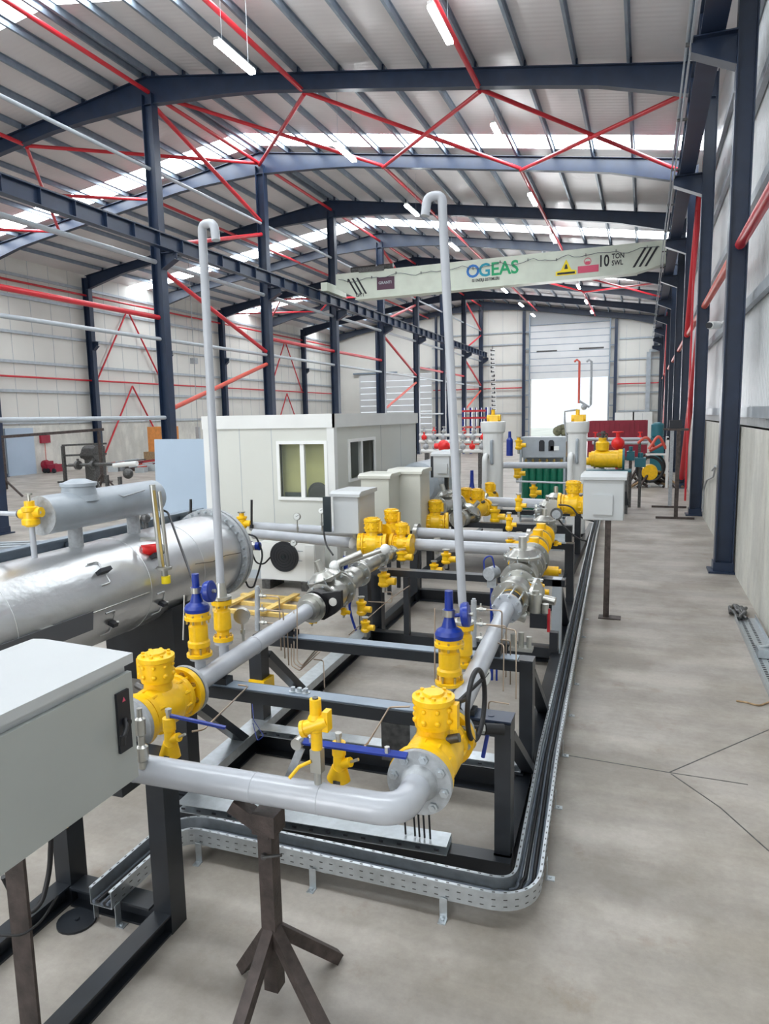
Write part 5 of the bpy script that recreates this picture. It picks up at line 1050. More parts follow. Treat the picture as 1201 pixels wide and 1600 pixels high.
one('blind', MB().bb((wx0 - .1, CY0 + .20, wz0 - .25), (wx1 + .05, CY0 + .21, wz1 + .1)), 'curtain', 'yellow green blind seen through the front cabin window', 'blind', None, (wx0, CY0 + .4, wz0))
one('side_blind', MB().bb((CX1 - .3, sy0 - .2, sz0 - .1), (CX1 - .28, sy1 + .2, sz1 + .1)), 'screen', 'dark board seen through the side cabin window', 'board', None, (CX1 - .6, sy0, sz0))
c = V((wx1 - .17, CY0 + .10, 1.42)); t = T('office_chair', 'black office chair back seen low in the front cabin window', 'chair', (c.x, c.y, .18))
part('backrest', MB().lathe(c + V((0, -.06, 0)), (0, 1, 0), [(0.0, .12), (.02, .17), (.05, .17), (.07, .13)], 24), 'rubber', t); part('stem', MB().bb(c + V((-.03, 0, -.9)), c + V((.03, .05, 0))), 'rubber', t); part('seat', MB().bb(c + V((-.16, -.02, -.55)), c + V((.16, .08, -.47))), 'rubber', t)
part('foot', MB().bb((c.x - .15, c.y - .0, .18), (c.x + .15, c.y + .08, .23)), 'rubber', t)
one('desk_items', MB().bb((wx0 + .02, CY0 + .08, 1.05), (wx0 + .36, CY0 + .18, 1.42)), 'screen', 'dark equipment on the desk at the left of the front cabin window', 'desk', None, (wx0 + .1, CY0 + .2, 1.05))
# air conditioning unit
c = P(443, 870, y=9.33); t = T('air_conditioner', 'white outdoor air conditioning unit with a round dark fan before the cabin', 'air conditioner', (-5.0, 9.5, .12))
part('casing', MB().bb((-5.50, 9.36, .14), (-4.56, 9.70, .72)), 'trimw', t)
f = part('fan_ring', disc(MB(), (c.x, 9.345, c.z), (0, 1, 0), .235, .03, 40), 'ink', t)
mb = MB()
for k in range(5): mb.ring((c.x, 9.325, c.z), (0, 1, 0), .042 * (k + 1), .002, 28, 4)
part('grille', mb, 'screen', f)
part('fan_hub', disc(MB(), (c.x, 9.32, c.z), (0, 1, 0), .03, .01, 16), 'screen', f)
part('side_cover', MB().bb((-4.72, 9.345, .16), (-4.57, 9.36, .70)), 'white', t); part('label_slots', MB().bb((-4.86, 9.352, .60), (-4.76, 9.36, .61)).bb((-4.86, 9.352, .45), (-4.78, 9.36, .46)), 'girt', t)
for x in (-5.45, -4.78): part('foot', MB().bb((x, 9.3, .0), (x + .14, 9.75, .14)), 'darksteel', t)
one('timber_pallet', MB().bb((-5.5, 8.35, 0), (-4.0, 8.42, .05)).bb((-5.5, 8.75, 0), (-4.0, 8.82, .05)).bb((-5.45, 7.95, 0), (-4.1, 8.02, .05)).bb((-5.35, 7.9, .05), (-5.25, 8.9, .08)).bb((-4.7, 7.9, .05), (-4.6, 8.9, .08)).bb((-4.2, 7.9, .05), (-4.1, 8.9, .08)), 'palewood', 'open frame of yellow timber battens on the floor before the cabin', 'pallet', None, (-4.8, 8.4, 0))
# yellow tap and dark sticks, blue cap at the vessel end
c = P(378, 818, y=8.9); small_valve('tap_valve', 'yellow tap on the end of the grey pipe right of the vessel flange', c + V((0, 0, -.16)), .32, .062, None, (1, 0, 0))
for px, yb, yt, yy, lab in ((393, 822, 781, 8.85, 'beside the yellow tap'), (298, 803, 780, 7.4, 'above the vessel flange')):
    a = P(px, yb, y=yy); b = P(px, yt, y=yy); one('valve_rod', MB().cyl(a, b, .017, seg=8).cyl(a - V((0, 0, .03)), a + V((0, 0, .02)), .03, seg=8), 'rubber', 'short black upright rod %s' % lab, 'rod', None, a)
c = P(395, 853, y=7.2); t = T('blue_transmitter', 'blue capped transmitter with looping black cables at the vessel flange', 'instrument', c)
part('cap', MB().cyl(c + V((-.13, 0, .0)), c + V((-.02, 0, .0)), .055, seg=16).cyl(c + V((0.03, 0, 0)), c + V((.09, 0, 0)), .05, seg=16), 'blue', t); part('hub', MB().cyl(c + V((-.03, -.03, 0)), c + V((.04, .0, 0)), .05, seg=14).cyl(c + V((-.35, 0, 0)), c + V((-.13, 0, 0)), .02, seg=10), 'steel', t)
part('cable', MB().tube([P(388, 835, y=7.2), P(400, 838, y=7.2), P(411, 865, y=7.2), P(405, 890, y=7.1), P(396, 918, y=7.0), P(388, 918, y=7.0), P(380, 900, y=7.0)], .011, 8, round_=.08).tube([P(393, 862, y=7.2), P(400, 880, y=7.2), P(412, 882, y=7.2), P(423, 870, y=7.2)], .01, 8, round_=.06), 'rubber', t)
gauge('pressure_gauge', 'round gauge on the lower grey pipe before the cabin wall', P(465, 836, y=8.3), 0.25, 0.05, (0.1, -1, 0.1)); gauge('pressure_gauge', 'flat gauge hanging under the grey pipe over the fan', P(459, 855, y=8.25), 0.06, 0.045, (0.1, -1, 0.1)); gauge('pressure_gauge', 'small gauge with black cable left of the blue grey box', P(503, 830, y=8.3), 0.27, 0.04, (0.1, -1, 0.3))
pts = [P(505, 822, y=8.2), P(508, 850, y=8.0), P(520, 867, y=7.8)]; one('sensor_cable', MB().tube(pts, .012, 8, round_=.15), 'rubber', 'black cable from the small gauge down behind the spring actuator', 'cable', None, pts[0])
# leaning sheet
t_ = one('panel_sheet', MB().add([(-8.32, 10.5, 0.0), (-7.12, 10.5, 0.0), (-7.12, 10.62, 2.26), (-8.32, 10.62, 2.26), (-8.32, 10.56, 0.0), (-7.12, 10.56, 0.0), (-7.12, 10.68, 2.26), (-8.32, 10.68, 2.26)], [(0, 1, 2, 3), (7, 6, 5, 4), (0, 4, 5, 1), (3, 2, 6, 7), (1, 5, 6, 2), (0, 3, 7, 4)]), 'bluepanel', 'tall pale blue sheet standing upright left of the cabin', 'panel', None, (-7.7, 10.56, 0))
# ================================================================== CONTROL BOXES ON THE SKIDS
a = P(522, 833, y=8.0); b = P(560, 772, y=8.0)
t = enclosure('control_box', 'pale blue grey control box with an open black door left of the twin cream cabinets', (a.x, 8.0, a.z), (b.x, 8.55, b.z - .02))
part('black_door', MB().bb((a.x - .10, 7.9, a.z + .03), (a.x - .0, 7.93, b.z - .03)), 'screen', t); part('post', MB().bb((b.x - .08, 8.2, 0), (b.x, 8.28, a.z)), 'black', t)
for i, (p0, p1, yy, lab) in enumerate((((566, 832), (608, 742), 9.35, 'tall cream cabinet standing behind the blue grey control box'), ((610, 800), (657, 735), 9.8, 'cream cabinet behind the far yellow valves, right one of the pair'))):
    a = P(p0[0], 835 if i == 0 else 828, y=yy); b = P(p1[0], p1[1] + 4, y=yy)
    t = enclosure('control_cabinet', lab, (a.x, yy, a.z), (b.x, yy + .45, b.z), group='cream cabinets', m='cream')
    part('post', MB().bb((a.x + .05, yy + .1, 0), (a.x + .1, yy + .15, a.z)), 'black', t); part('post', MB().bb((b.x - .1, yy + .1, 0), (b.x - .05, yy + .15, a.z)), 'black', t)
a = P(677, 746, y=11.0); b = P(702, 711, y=11.0)
t = enclosure('control_box', 'small white control box with raised square panel behind the right vent stack', (a.x, 11, a.z), (b.x, 11.75, b.z))
part('raised_panel', MB().bb((a.x + .07, 10.95, a.z + .07), (b.x - .03, 10.985, b.z - .14)), 'cabinet', t); part('black_edge', MB().bb((a.x - .04, 10.98, a.z), (a.x - .0, 11.02, b.z)), 'ink', t); part('post', MB().bb((a.x + .1, 11.3, 0), (a.x + .16, 11.36, a.z)), 'black', t)
a = P(910, 812, y=9.1); b = P(975, 748, y=9.1)
t = enclosure('control_box', 'white control box with raised square panel on a brown post beside the aisle', (a.x, 9.1, a.z), (b.x, 9.62, b.z))
a2 = P(925, 804, y=9.05); b2 = P(957, 774, y=9.05); part('raised_panel', MB().bb((a2.x, 9.05, a2.z), (b2.x, 9.085, b2.z)), 'cabinet', t)
part('side_handle', MB().prism([(0, 0), (.05, 0), (.02, .18), (0, .18)], (b.x + .005, 9.45, a.z + .15), (1, 0, 0), (0, 0, 1), (0, 1, 0), .03), 'ink', t)
part('post', MB().bb((-.415, 9.12, 0), (-.345, 9.18, a.z)), 'rawsteel', t); part('foot_plate', MB().bb((-.47, 9.05, 0), (-.20, 9.22, .012)), 'rawsteel', t)
# horizontal tank behind the cabinets
t = T('blue_tank', 'blue grey horizontal tank showing right of the cream cabinets', 'tank', (-3.95, 13.3, 0))
part('shell', MB().lathe((-4.0, 12.6, 1.30), (0, 1, 0), [(0, .2), (.05, .36), (.12, .42), (1.3, .42), (1.4, .3)], 32), 'drum', t); part('stand', MB().bb((-4.25, 12.8, 0), (-3.75, 12.9, 0.95)).bb((-4.25, 13.7, 0), (-3.75, 13.8, .95)), 'black', t)
# ================================================================== SECOND SKID
t = T('second_skid_frame', 'black steel frame of the second skid behind the white control boxes', 'frame', (-2.3, 12, 0))
for y in (11.0, 12.6): part('portal_beam', MB().bb((-3.3, y - .06, .80), (-.98, y + .06, .88)), 'black', t); part('portal_post', MB().bb((-3.3, y - .06, 0), (-3.2, y + .06, .8)), 'black', t); part('portal_post', MB().bb((-1.08, y - .06, 0), (-.98, y + .06, .8)), 'black', t)
for x in (-3.25, -1.03): part('base_rail', MB().bb((x - .05, 10.6, 0), (x + .05, 16.2, .14)), 'black', t)
part('cross_rail', MB().bb((-3.2, 12.0, .3), (-1.08, 12.1, .38)), 'black', t); part('cross_rail', MB().bb((-3.2, 15.1, 0), (-1.08, 15.2, .14)), 'black', t)
one('skid_drip_tray', MB().bb((-3.15, 11.1, .45), (-1.12, 12.5, .49)), 'galv', 'flat galvanised tray lying inside the second skid frame', 'tray', None, (-2, 11.8, .45))
ball_valve('ball_valve', 'yellow ball valve at the left corner of the second skid', at(745, 795, 11.6), L=0.5, R=0.15, rb=0.13, group='yellow valves of the second skid', ax=(0.5, 1, 0))
ball_valve('ball_valve', 'yellow ball valve just right of the right vent stack', at(728, 790, 12.0), L=0.4, R=0.15, rb=0.12, group='yellow valves of the second skid', ax=(1, 0.3, 0))
ball_valve('ball_valve', 'yellow ball valve facing the right vent stack near the near cross pipe', at(680, 816, 10.2), L=0.4, R=0.15, rb=0.13, group='yellow valves of the second skid', ax=(1, .2, 0))
ball_valve('ball_valve', 'yellow ball valve in front of the left white filter column', at(765, 778, 12.9), L=0.4, R=0.13, rb=0.11, group='yellow valves of the second skid', ax=(0, 1, 0))
regulator('regulator', 'grey steel regulator standing left of the right vent stack', at(700, 790, 11.0), (0.3, 1, 0), .13, .6, dome=(-.3, 0, 1), group='steel regulators of the second skid')
regulator('regulator', 'steel regulator right of the right vent stack', at(727, 808, 11.0), (0.3, 1, 0), .12, .5, dome=(.5, 0, .6), group='steel regulators of the second skid')
regulator('regulator', 'steel regulator left of the white box on the post', at(868, 792, 10.8), (0, 1, 0), .11, .5, dome=(0, 0, 1), group='steel regulators of the second skid')
regulator('regulator', 'steel regulator at the right end of the second skid cross pipe', at(855, 800, 11.5), (1, .2, 0), .1, .4, dome=(0, -.2, 1), group='steel regulators of the second skid')
c = at(737, 758, 12.6); t = T('relief_valve', 'small blue relief valve standing on the second skid left corner', 'valve', c + V((0, 0, -.15)))
part('body', MB().lathe(c + V((0, 0, -.15)), (0, 0, 1), [(0, .06), (.08, .07), (.12, .05), (.2, .035), (.42, .03)], 16), 'blue', t)
for px, py, yy, lab in ((833, 770, 15.0, 'hanging on the thin pipe before the green cylinders'), (810, 695, 16.5, 'standing before the grey gas cabinet'), (808, 740, 15.2, 'beside the left edge of the green cylinder rack'), (773, 812, 11.3, 'on the second skid portal beam')):
    small_valve('needle_valve', 'yellow needle valve %s' % lab, at(px, py + 14, yy), .38, .07, 'yellow needle valves of the second skid')
# filter columns
for i, (px, wpx, yy, lab) in enumerate(((770, 32, 14.5, 'left'), (902, 29, 14.8, 'right'))):
    c = at(px, 657, yy); r = .205 if i == 0 else .185; t = T('filter_column', 'tall white filter column with flat cap, %s one before the far door' % lab, 'filter', (c.x, yy, .14), 'white filter columns')
    part('shell', MB().lathe((c.x, yy, .14), (0, 0, 1), [(0, r), (c.z - .40, r)], 32), 'white', t); part('cap', MB().lathe((c.x, yy, c.z - .27), (0, 0, 1), [(0, r), (.04, r * 1.2), (.16, r * 1.25), (.24, r * 1.25), (.25, r * 1.1)], 32), 'white', t)
    part('side_nozzle', MB().tube([(c.x - .1, yy - .1, 1.75), (c.x - .1, yy - .34, 1.75), (c.x - .1, yy - .34, .9)], .055, 14, round_=.12), 'white', t)
    part('level_tube', MB().tube([(c.x + .02, yy - .16, 2.05), (c.x + .02, yy - .26, 2.05), (c.x + .02, yy - .26, 1.6), (c.x + .02, yy - .16, 1.6)], .03, 10, round_=.04), 'drum', t)
    v = T('vent_tap', 'yellow tap on top of the %s white filter column' % lab, 'valve', (c.x + .03, yy, c.z), 'filter column taps')
    part('body', MB().bb((c.x - .06, yy - .1, c.z - .02), (c.x + .12, yy + .1, c.z + .1)).cyl((c.x - .12, yy, c.z + .05), (c.x + .16, yy, c.z + .05), .07, seg=14).cyl((c.x, yy, c.z + .1), (c.x, yy, c.z + .22), .04, seg=12), 'yellow', v)
c = at(905, 640, 14.8); t = T('vent_pipes', 'pair of thin hooked vent pipes above the right white filter column', 'pipe', c)
a = at(904, 630, 14.8); tp = at(905, 565, 14.8)
part('pipe', MB().tube([a, V((tp.x, 14.8, tp.z)), V((tp.x - .05, 14.8, tp.z + .04)), V((tp.x - .10, 14.8, tp.z))], .022, 8), 'salmon', t)
b = at(920, 636, 14.8); tp2 = at(924, 565, 14.8); part('pipe', MB().tube([a + V((0, 0, .05)), b, V((tp2.x, 14.8, b.z + .05)), V((tp2.x, 14.8, tp2.z)), V((tp2.x - .05, 14.8, tp2.z + .04)), V((tp2.x - .1, 14.8, tp2.z))], .022, 8), 'flange', t)
part('fitting', MB().sphere(at(912, 636, 14.8), .06, 12, 8), 'flange', t)
part('side_pipe', MB().tube([at(902, 640, 14.8), at(882, 643, 14.8), at(882, 660, 14.8), at(886, 690, 14.8)], .02, 8), 'flange', t)
a = at(786, 727, 14.5); b = at(892, 727, 14.8); xpipe('white pipe joining the two filter columns before the gas rack', a, b, .065, ())
a = at(806, 752, 14.4); b = at(890, 755, 14.4); xpipe('thin grey pipe crossing below the joined filter columns', a, b, .02, ())
# gas rack
t = T('gas_rack', 'grey steel rack frame holding green gas cylinders', 'rack', (-2.6, 17.6, 0))
gx0, gx1 = at(812, 700, 17).x, at(884, 700, 17).x; top = at(850, 683, 17.0).z
part('back_panel', MB().bb((gx0, 17.5, .1), (gx1, 17.55, top)), 'drum', t); part('head_box', MB().bb((gx0, 17.0, 1.55), (gx1, 17.5, top)), 'drum', t)
for x in (gx0, gx1 - .05): part('post', MB().bb((x, 16.95, 0), (x + .05, 17.0, top)), 'drum', t)
part('rail', MB().bb((gx0, 16.95, .1), (gx1, 17.55, .14)), 'drum', t)
for k in range(2): part('valve_panel', MB().prism([(0, 0), (.13, 0), (.13, .22), (.1, .26), (.03, .26), (0, .22), (0, 0)][:6], (gx0 + .45 + k * .22, 16.995, 1.70), (1, 0, 0), (0, 0, 1), (0, -1, 0), .01), 'ink', t)
part('notice', MB().bb((gx1 - .36, 16.985, 1.72), (gx1 - .16, 16.998, 1.82)), 'gauge', t)
first = None
for k in range(6):
    loc = V((gx0 + .12 + k * (gx1 - gx0 - .24) / 5, 17.17, .142)); lab = 'green gas cylinder in the grey rack, %s from the left' % ORD[k]
    if first is None:
        g = T('gas_cylinder', lab, 'gas cylinder', loc, 'green gas cylinders')
        part('body', MB().lathe(loc, (0, 0, 1), [(0, .075), (.02, .095), (1.1, .095), (1.18, .08), (1.24, .04), (1.27, .035)], 18), 'green', g); part('valve', MB().cyl(loc + V((0, 0, 1.27)), loc + V((0, 0, 1.36)), .02, seg=8).cyl(loc + V((-.04, 0, 1.32)), loc + V((.04, 0, 1.32)), .012, seg=8), 'brass', g)
        first = g
    else: dup(first, loc, lab)
# blue bottle and dark valve left of the rack
c = at(796, 690, 17.5); one('blue_actuator', MB().lathe(c + V((0, 0, -.35)), (0, 0, 1), [(0, .08), (.4, .08), (.45, .04), (.6, .035)], 14), 'blue', 'dark blue upright actuator between filter column and gas rack', 'actuator', None, c)
# yellow actuator skid on the right
c = at(948, 717, 19.0); t = T('valve_actuator', 'large yellow cylinder actuator lying on a stand near the maroon container', 'actuator', (c.x, 19, 0))
part('cylinder', MB().lathe(c + V((-.45, 0, 0)), (1, 0, 0), [(0, .17), (.05, .17), (.06, .2), (.14, .2), (.15, .225), (.72, .225), (.73, .25), (.86, .25), (.87, .2)], 28), 'yellow', t)
part('end_ring', MB().lathe(c + V((.38, 0, 0)), (1, 0, 0), [(0, .27), (.05, .27)], 28), 'valvegreen', t); part('small_cylinder', MB().cyl(c + V((-.8, -.05, -.06)), c + V((-.42, -.05, -.06)), .1, seg=18), 'yellow', t)
part('top_valve', MB().lathe(c + V((-.12, 0, .22)), (0, 0, 1), [(0, .16), (.2, .17), (.25, .1), (.32, .1)], 18), 'yellow', t); part('wheel', MB().ring(c + V((-.12, -.05, .62)), (0, 0.4, 1), .13, .015, 20, 6).cyl(c + V((-.12, 0, .52)), c + V((-.12, 0, .64)), .03, seg=8), 'darksteel', t)
part('table', MB().bb(c + V((-1.0, -.3, -.32)), c + V((.6, .3, -.27))), 'valvegreen', t)
for dx_ in (-.9, .45): part('leg', MB().bb((c.x + dx_, 18.8, 0), (c.x + dx_ + .08, 19.2, c.z - .32)), 'darksteel', t)
c = at(965, 693, 19.6); one('red_valve', MB().sphere(c, .17, 16, 10).cyl(c, c + V((0, 0, .3)), .05, seg=10).ring(c + V((0, 0, .3)), (0, 0, 1), .13, .02, 16, 6).cyl(c + V((0, 0, -c.z)), c, .06, seg=8), 'capred', 'bright red round valve right of the yellow actuator', 'valve', None, (c.x, 19.6, 0))
for i, (px, py, w, m_, lab) in enumerate(((942, 688, .22, 'darksteel', 'dark valve body above the yellow actuator'), (985, 712, .2, 'valvegreen', 'teal machine part right of the yellow actuator'), (1000, 722, .28, 'valvegreen', 'teal block lying right of the yellow actuator'))):
    c = at(px, py, 20.2); t = T('machine_part', lab, 'machine part', (c.x, 20.2, 0)); part('block', MB().bb((c.x - w / 2, 20.0, c.z - .12), (c.x + w / 2, 20.4, c.z + .12)).cyl((c.x, 20.2, c.z), (c.x, 20.2, c.z + .25), w * .25, seg=12), m_, t); part('stand', MB().bb((c.x - .04, 20.15, 0), (c.x + .04, 20.25, c.z - .12)), 'darksteel', t)
# maroon container
a = at(918, 658, 40); b = at(1012, 658, 40)
t = T('open_container', 'long maroon open container standing before the far right wall', 'container', (-1.3, 41, 0))
mb = MB().bb((a.x, 40, .2), (b.x, 40.1, 2.1)); 
for k in range(12): mb.bb((a.x + .05 + k * .25, 39.96, .25), (a.x + .13 + k * .25, 40, 2.05))
part('side_wall', mb, 'maroon', t); part('end_wall', MB().bb((a.x, 40.1, .2), (a.x + .08, 42.2, 2.1)).bb((b.x - .08, 40.1, .2), (b.x, 42.2, 2.1)).bb((a.x, 42.2, .2), (b.x, 42.3, 2.1)), 'maroon', t); part('skids', MB().bb((a.x, 40, 0), (b.x, 42.2, .2)), 'darksteel', t)
for i, (py, x0p, x1p) in enumerate(((686, 915, 1015), (692, 925, 1012))):
    a = at(x0p, py, 27 + i); b = at(x1p, py, 27 + i); t = T('pipe_spool', 'long pale pipe spool on trestles before the maroon container, %s one' % ('nearer', 'farther')[i], 'pipe', (a.x, a.y, 0), 'pipe spools on the right')
    part('pipe', MB().cyl(a, b, .06, seg=12), 'pipe', t)
    for f_ in (.15, .85): p = a.lerp(b, f_); part('trestle', MB().bb((p.x - .04, p.y - .04, 0), (p.x + .04, p.y + .04, p.z - .05)), 'darksteel', t); part('tap', MB().cyl(p, p + V((0, 0, .25)), .03, seg=8).bb(p + V((-.08, -.02, .22)), p + V((.08, .02, .26))), 'capred', t)
# hose heap with drum pump
t = T('hose_reel', 'heap of tan hoses and brown pipes with a round yellow drum near the right wall', 'hoses', (.2, 26, 0))
random.seed(11)
for k in range(9):
    x0 = random.uniform(-1.0, .1); pts = [(x0, 25.6 + random.uniform(-.4, .4), .05), (x0 + .4, 26, .25 + random.uniform(0, .5)), (x0 + .9, 26.2 + random.uniform(-.3, .3), .15), (x0 + 1.2, 25.5, .05)]
    part('hose', MB().tube(pts, .045, 8, round_=.25), random.choice(['cardboard', 'flange', 'rawsteel']), t)
part('drum', MB().cyl((.25, 25.7, .5), (.25, 26.3, .5), .26, seg=24), 'yellow', t); part('coil', MB().ring((.25, 25.65, .62), (0, 1, 0), .42, .05, 24, 8).ring((.28, 25.9, .7), (0.2, 1, 0), .45, .04, 24, 8), 'rubber', t)
part('frame', MB().bb((.75, 25.5, 0), (.83, 25.6, 1.7)).bb((.75, 26.6, 0), (.83, 26.7, 1.7)).bb((.75, 25.5, 1.62), (.83, 26.7, 1.7)).bb((.1, 25.6, 1.1), (.8, 25.7, 1.16)), 'white', t)
part('upper_tangle', MB().tube([(-.15, 26, 1.5), (.1, 25.8, 1.75), (.4, 26.2, 1.35), (.2, 26, 1.2), (.7, 26.1, 1.5)], .05, 8, round_=.2).tube([(.2, 25.8, 1.3), (.5, 25.9, 1.8), (.75, 26, 1.3)], .05, 8, round_=.2), 'salmon', t)
c = at(1027, 668, 30); one('blue_barrel', MB().lathe((c.x, 30, 1.55), (0, 0, 1), [(0, .2), (.05, .24), (.5, .24), (.55, .2), (.6, .08)], 20).bb((c.x - .25, 29.8, 0), (c.x + .25, 30.2, 1.55)), 'valvegreen', 'small blue barrel on a block by the end of the right aisle', 'barrel', None, (c.x, 30, 0))
# steel T stands in the aisle
for i, (x, y, h) in enumerate(((.79, 18.2, 2.12), (.72, 20.3, 2.08))):
    t = T('tee_stand', 'brown steel H stand with flat base in the aisle, %s one' % ('nearer', 'farther')[i], 'stand', (x, y, 0), 'steel stands in the aisle')
    part('base', MB().bb((x - .45, y - .04, 0), (x + .42, y + .04, .05)), 'rawsteel', t); part('post', MB().bb((x - .04, y - .05, .05), (x + .05, y + .05, h)), 'rawsteel' if i == 0 else 'flange', t)
    part('top', MB().bb((x - .22, y - .08, h), (x + .22, y + .08, h + .05)), 'rawsteel', t)
c = V((.72, 18.3, 2.17)); one('dark_box', MB().bb(c + V((-.14, -.1, 0)), c + V((.14, .1, .2))), 'ink', 'small dark box resting on the nearer steel H stand', 'box', None, c)
# tray lying by the right wall
t = T('loose_cable_tray', 'loose galvanised cable tray lying along the foot of the right wall', 'tray', (1.28, 7.5, 0))
part('channel', MB().bb((1.14, 5.6, .0), (1.38, 9.6, .004)).bb((1.14, 5.6, .0), (1.144, 9.6, .06)).bb((1.376, 5.6, 0), (1.38, 9.6, .06)), 'galv', t)
mb = MB()
for k in range(60): mb.bb((1.20, 5.7 + k * .065, .004), (1.23, 5.73 + k * .065, .0055)); mb.bb((1.28, 5.7 + k * .065, .004), (1.31, 5.73 + k * .065, .0055))
o = part('slots', mb, 'ink', t); o['kind'] = 'stuff'
one('tray_connector', MB().bb((1.2, 8.0, .01), (1.33, 8.2, .10)).cyl((1.22, 8.1, .1), (1.32, 8.12, .12), .02, seg=8), 'galv', 'small metal connector lying in the loose tray by the wall', 'fitting', None, (1.26, 8.1, .01))
mb = MB(); random.seed(5)
for k in range(16): p = V((1.20 + random.uniform(-.07, .08), 9.85 + random.uniform(-.15, .2), .0)); mb.tube([p, p + V((random.uniform(-.05, .05), -.1, .08)), p + V((random.uniform(-.06, .06), -.28, .03))], .022, 6, round_=.05)
one('rag_bundle', mb, 'rubber' if 0 else 'darksteel', 'grey bundle of rags at the end of the loose tray', 'rags', None, (1.2, 9.85, 0))
pts = [P(1150, 1095, z=.01), P(1165, 1097, z=.01), P(1185, 1103, z=.01), P(1201, 1097, z=.01)]; one('wire_scrap', MB().tube(pts, .008, 6, round_=.05), 'cardboard', 'scrap of brown wire on the floor by the right wall', 'wire', None, pts[0])
one('hung_hose', MB().tube([P(1112, 735, x=1.40), P(1118, 728, x=1.38), P(1114, 745, x=1.38), P(1104, 750, x=1.38), P(1099, 765, x=1.38), P(1097, 800, x=1.38)], .02, 8, round_=.1), 'flange', 'grey hose hanging on the right wall between the first two columns', 'hose', None, P(1112, 735, x=1.4))
y0 = 14.0; t = T('wall_conduit', 'slim galvanised conduit with a junction box beside the first right column', 'conduit', (1.40, 12.9, 0)); part('conduit', MB().cyl((1.40, 12.9, 1.2), (1.40, 12.9, 6.5), .035, seg=8), 'galv', t); part('box', MB().bb((1.36, 12.84, 1.3), (1.42, 12.97, 1.55)), 'galv', t)
c = P(1125, 507, x=1.45); t = T('security_camera', 'small white camera fixed high on the right wall', 'camera', c); part('housing', MB().cyl(c + V((-.02, .1, .0)), c + V((-.22, -.25, -.03)), .08, seg=14), 'white', t); part('lens', MB().cyl(c + V((-.22, -.25, -.03)), c + V((-.25, -.30, -.035)), .06, seg=12), 'ink', t); part('arm', MB().cyl(c, c + V((.12, .1, .1)), .03, seg=8), 'white', t)
# two workshop doors in the far wall on the right and pale column
for i, (px, w_) in enumerate(((975, .9), (1003, .9))):
    c = at(px, 665, YE - .05); t = T('wall_panel_box', 'pale metal cabinet against the far wall, %s one' % ('left', 'right')[i], 'cabinet', (c.x, YE - .4, 0)); part('body', MB().bb((c.x - .8, YE - .5, 0), (c.x + .8, YE - .1, 2.5)), 'white', t); part('door_line', MB().bb((c.x - .01, YE - .51, .1), (c.x + .01, YE - .5, 2.4)), 'girt', t)
c = at(1012, 600, YE - .3); one('duct_column', MB().bb((c.x - .18, YE - .4, 0), (c.x + .18, YE - .1, 7.6)).bb((c.x + .02, YE - .38, 7.6), (1.3, YE - .12, 7.8)), 'girt', 'pale square duct rising on the far wall right of the doorway', 'duct', None, (c.x, YE - .25, 0))
# ================================================================== FAR LEFT: SPOOLS AND RACKS
t = T('blue_rack', 'blue and red pallet rack near the end of the middle column row', 'rack', (-11, 46, 0))
x0, x1 = at(724, 680, 46).x, at(760, 680, 46).x; zt = at(740, 637, 46).z
for x in (x0, x0 + .5, x1): part('upright', MB().bb((x - .07, 45.9, 0), (x + .07, 46.1, zt)), 'blue', t)
for k in range(4): part('upright', MB().bb((x0 + .8 + k * .33, 45.95, 1.2), (x0 + .88 + k * .33, 46.05, zt)), 'blue', t)
for z in (.6, 1.1, 1.7, 2.3, 2.75): part('shelf', MB().bb((x0, 45.6, z), (x1, 46.4, z + .12)), 'red' if z > 2 else 'salmon', t)
random.seed(21)
n = 0
for row, (py, yy, x0p, x1p) in enumerate(((690, 26, 655, 762), (705, 24, 658, 760), (680, 31, 655, 765))):
    a = at(x0p, py, yy); b = at(x1p, py, yy); nm = ('middle', 'nearest', 'farthest')[row]
    t = T('pipe_spool', 'long white pipe spool on trestles behind the right vent stack, %s row' % nm, 'pipe', (a.x, yy, 0), 'white pipe spools on the left')
    part('pipe', MB().cyl(a, b, .07, seg=12), 'white', t)
    for k in range(3): p = a.lerp(b, .1 + .4 * k); part('trestle', MB().bb((p.x - .05, p.y - .05, 0), (p.x + .05, p.y + .05, p.z - .06)), 'darksteel', t)
    for k in range(7):
        p = a.lerp(b, (k + .5) / 7)
        t = T('spool_valve', '%s on the %s white pipe spool, %s from the left' % (('red valve', 'grey valve')[(k + row) % 3 != 0], nm, ORD[k]), 'valve', p + V((0, 0, .07)), 'valves on the white spools')
        part('body', MB().sphere(p + V((0, 0, .16)), .11, 10, 7).cyl(p + V((0, 0, .05)), p + V((0, 0, .36)), .03, seg=8), ('capred', 'flange')[(k + row) % 3 != 0], t); part('wheel', MB().ring(p + V((0, 0, .37)), (0, 0.2, 1), .09, .015, 14, 5), 'steel', t)
c = at(693, 697, 22); one('red_valve', MB().sphere(c, .2, 16, 10).cyl(c + V((-.3, 0, 0)), c + V((.3, 0, 0)), .09, seg=12).cyl((c.x, c.y, 0), c, .05, seg=8), 'capred', 'bright red round valve left of the right vent stack', 'valve', None, (c.x, c.y, 0))
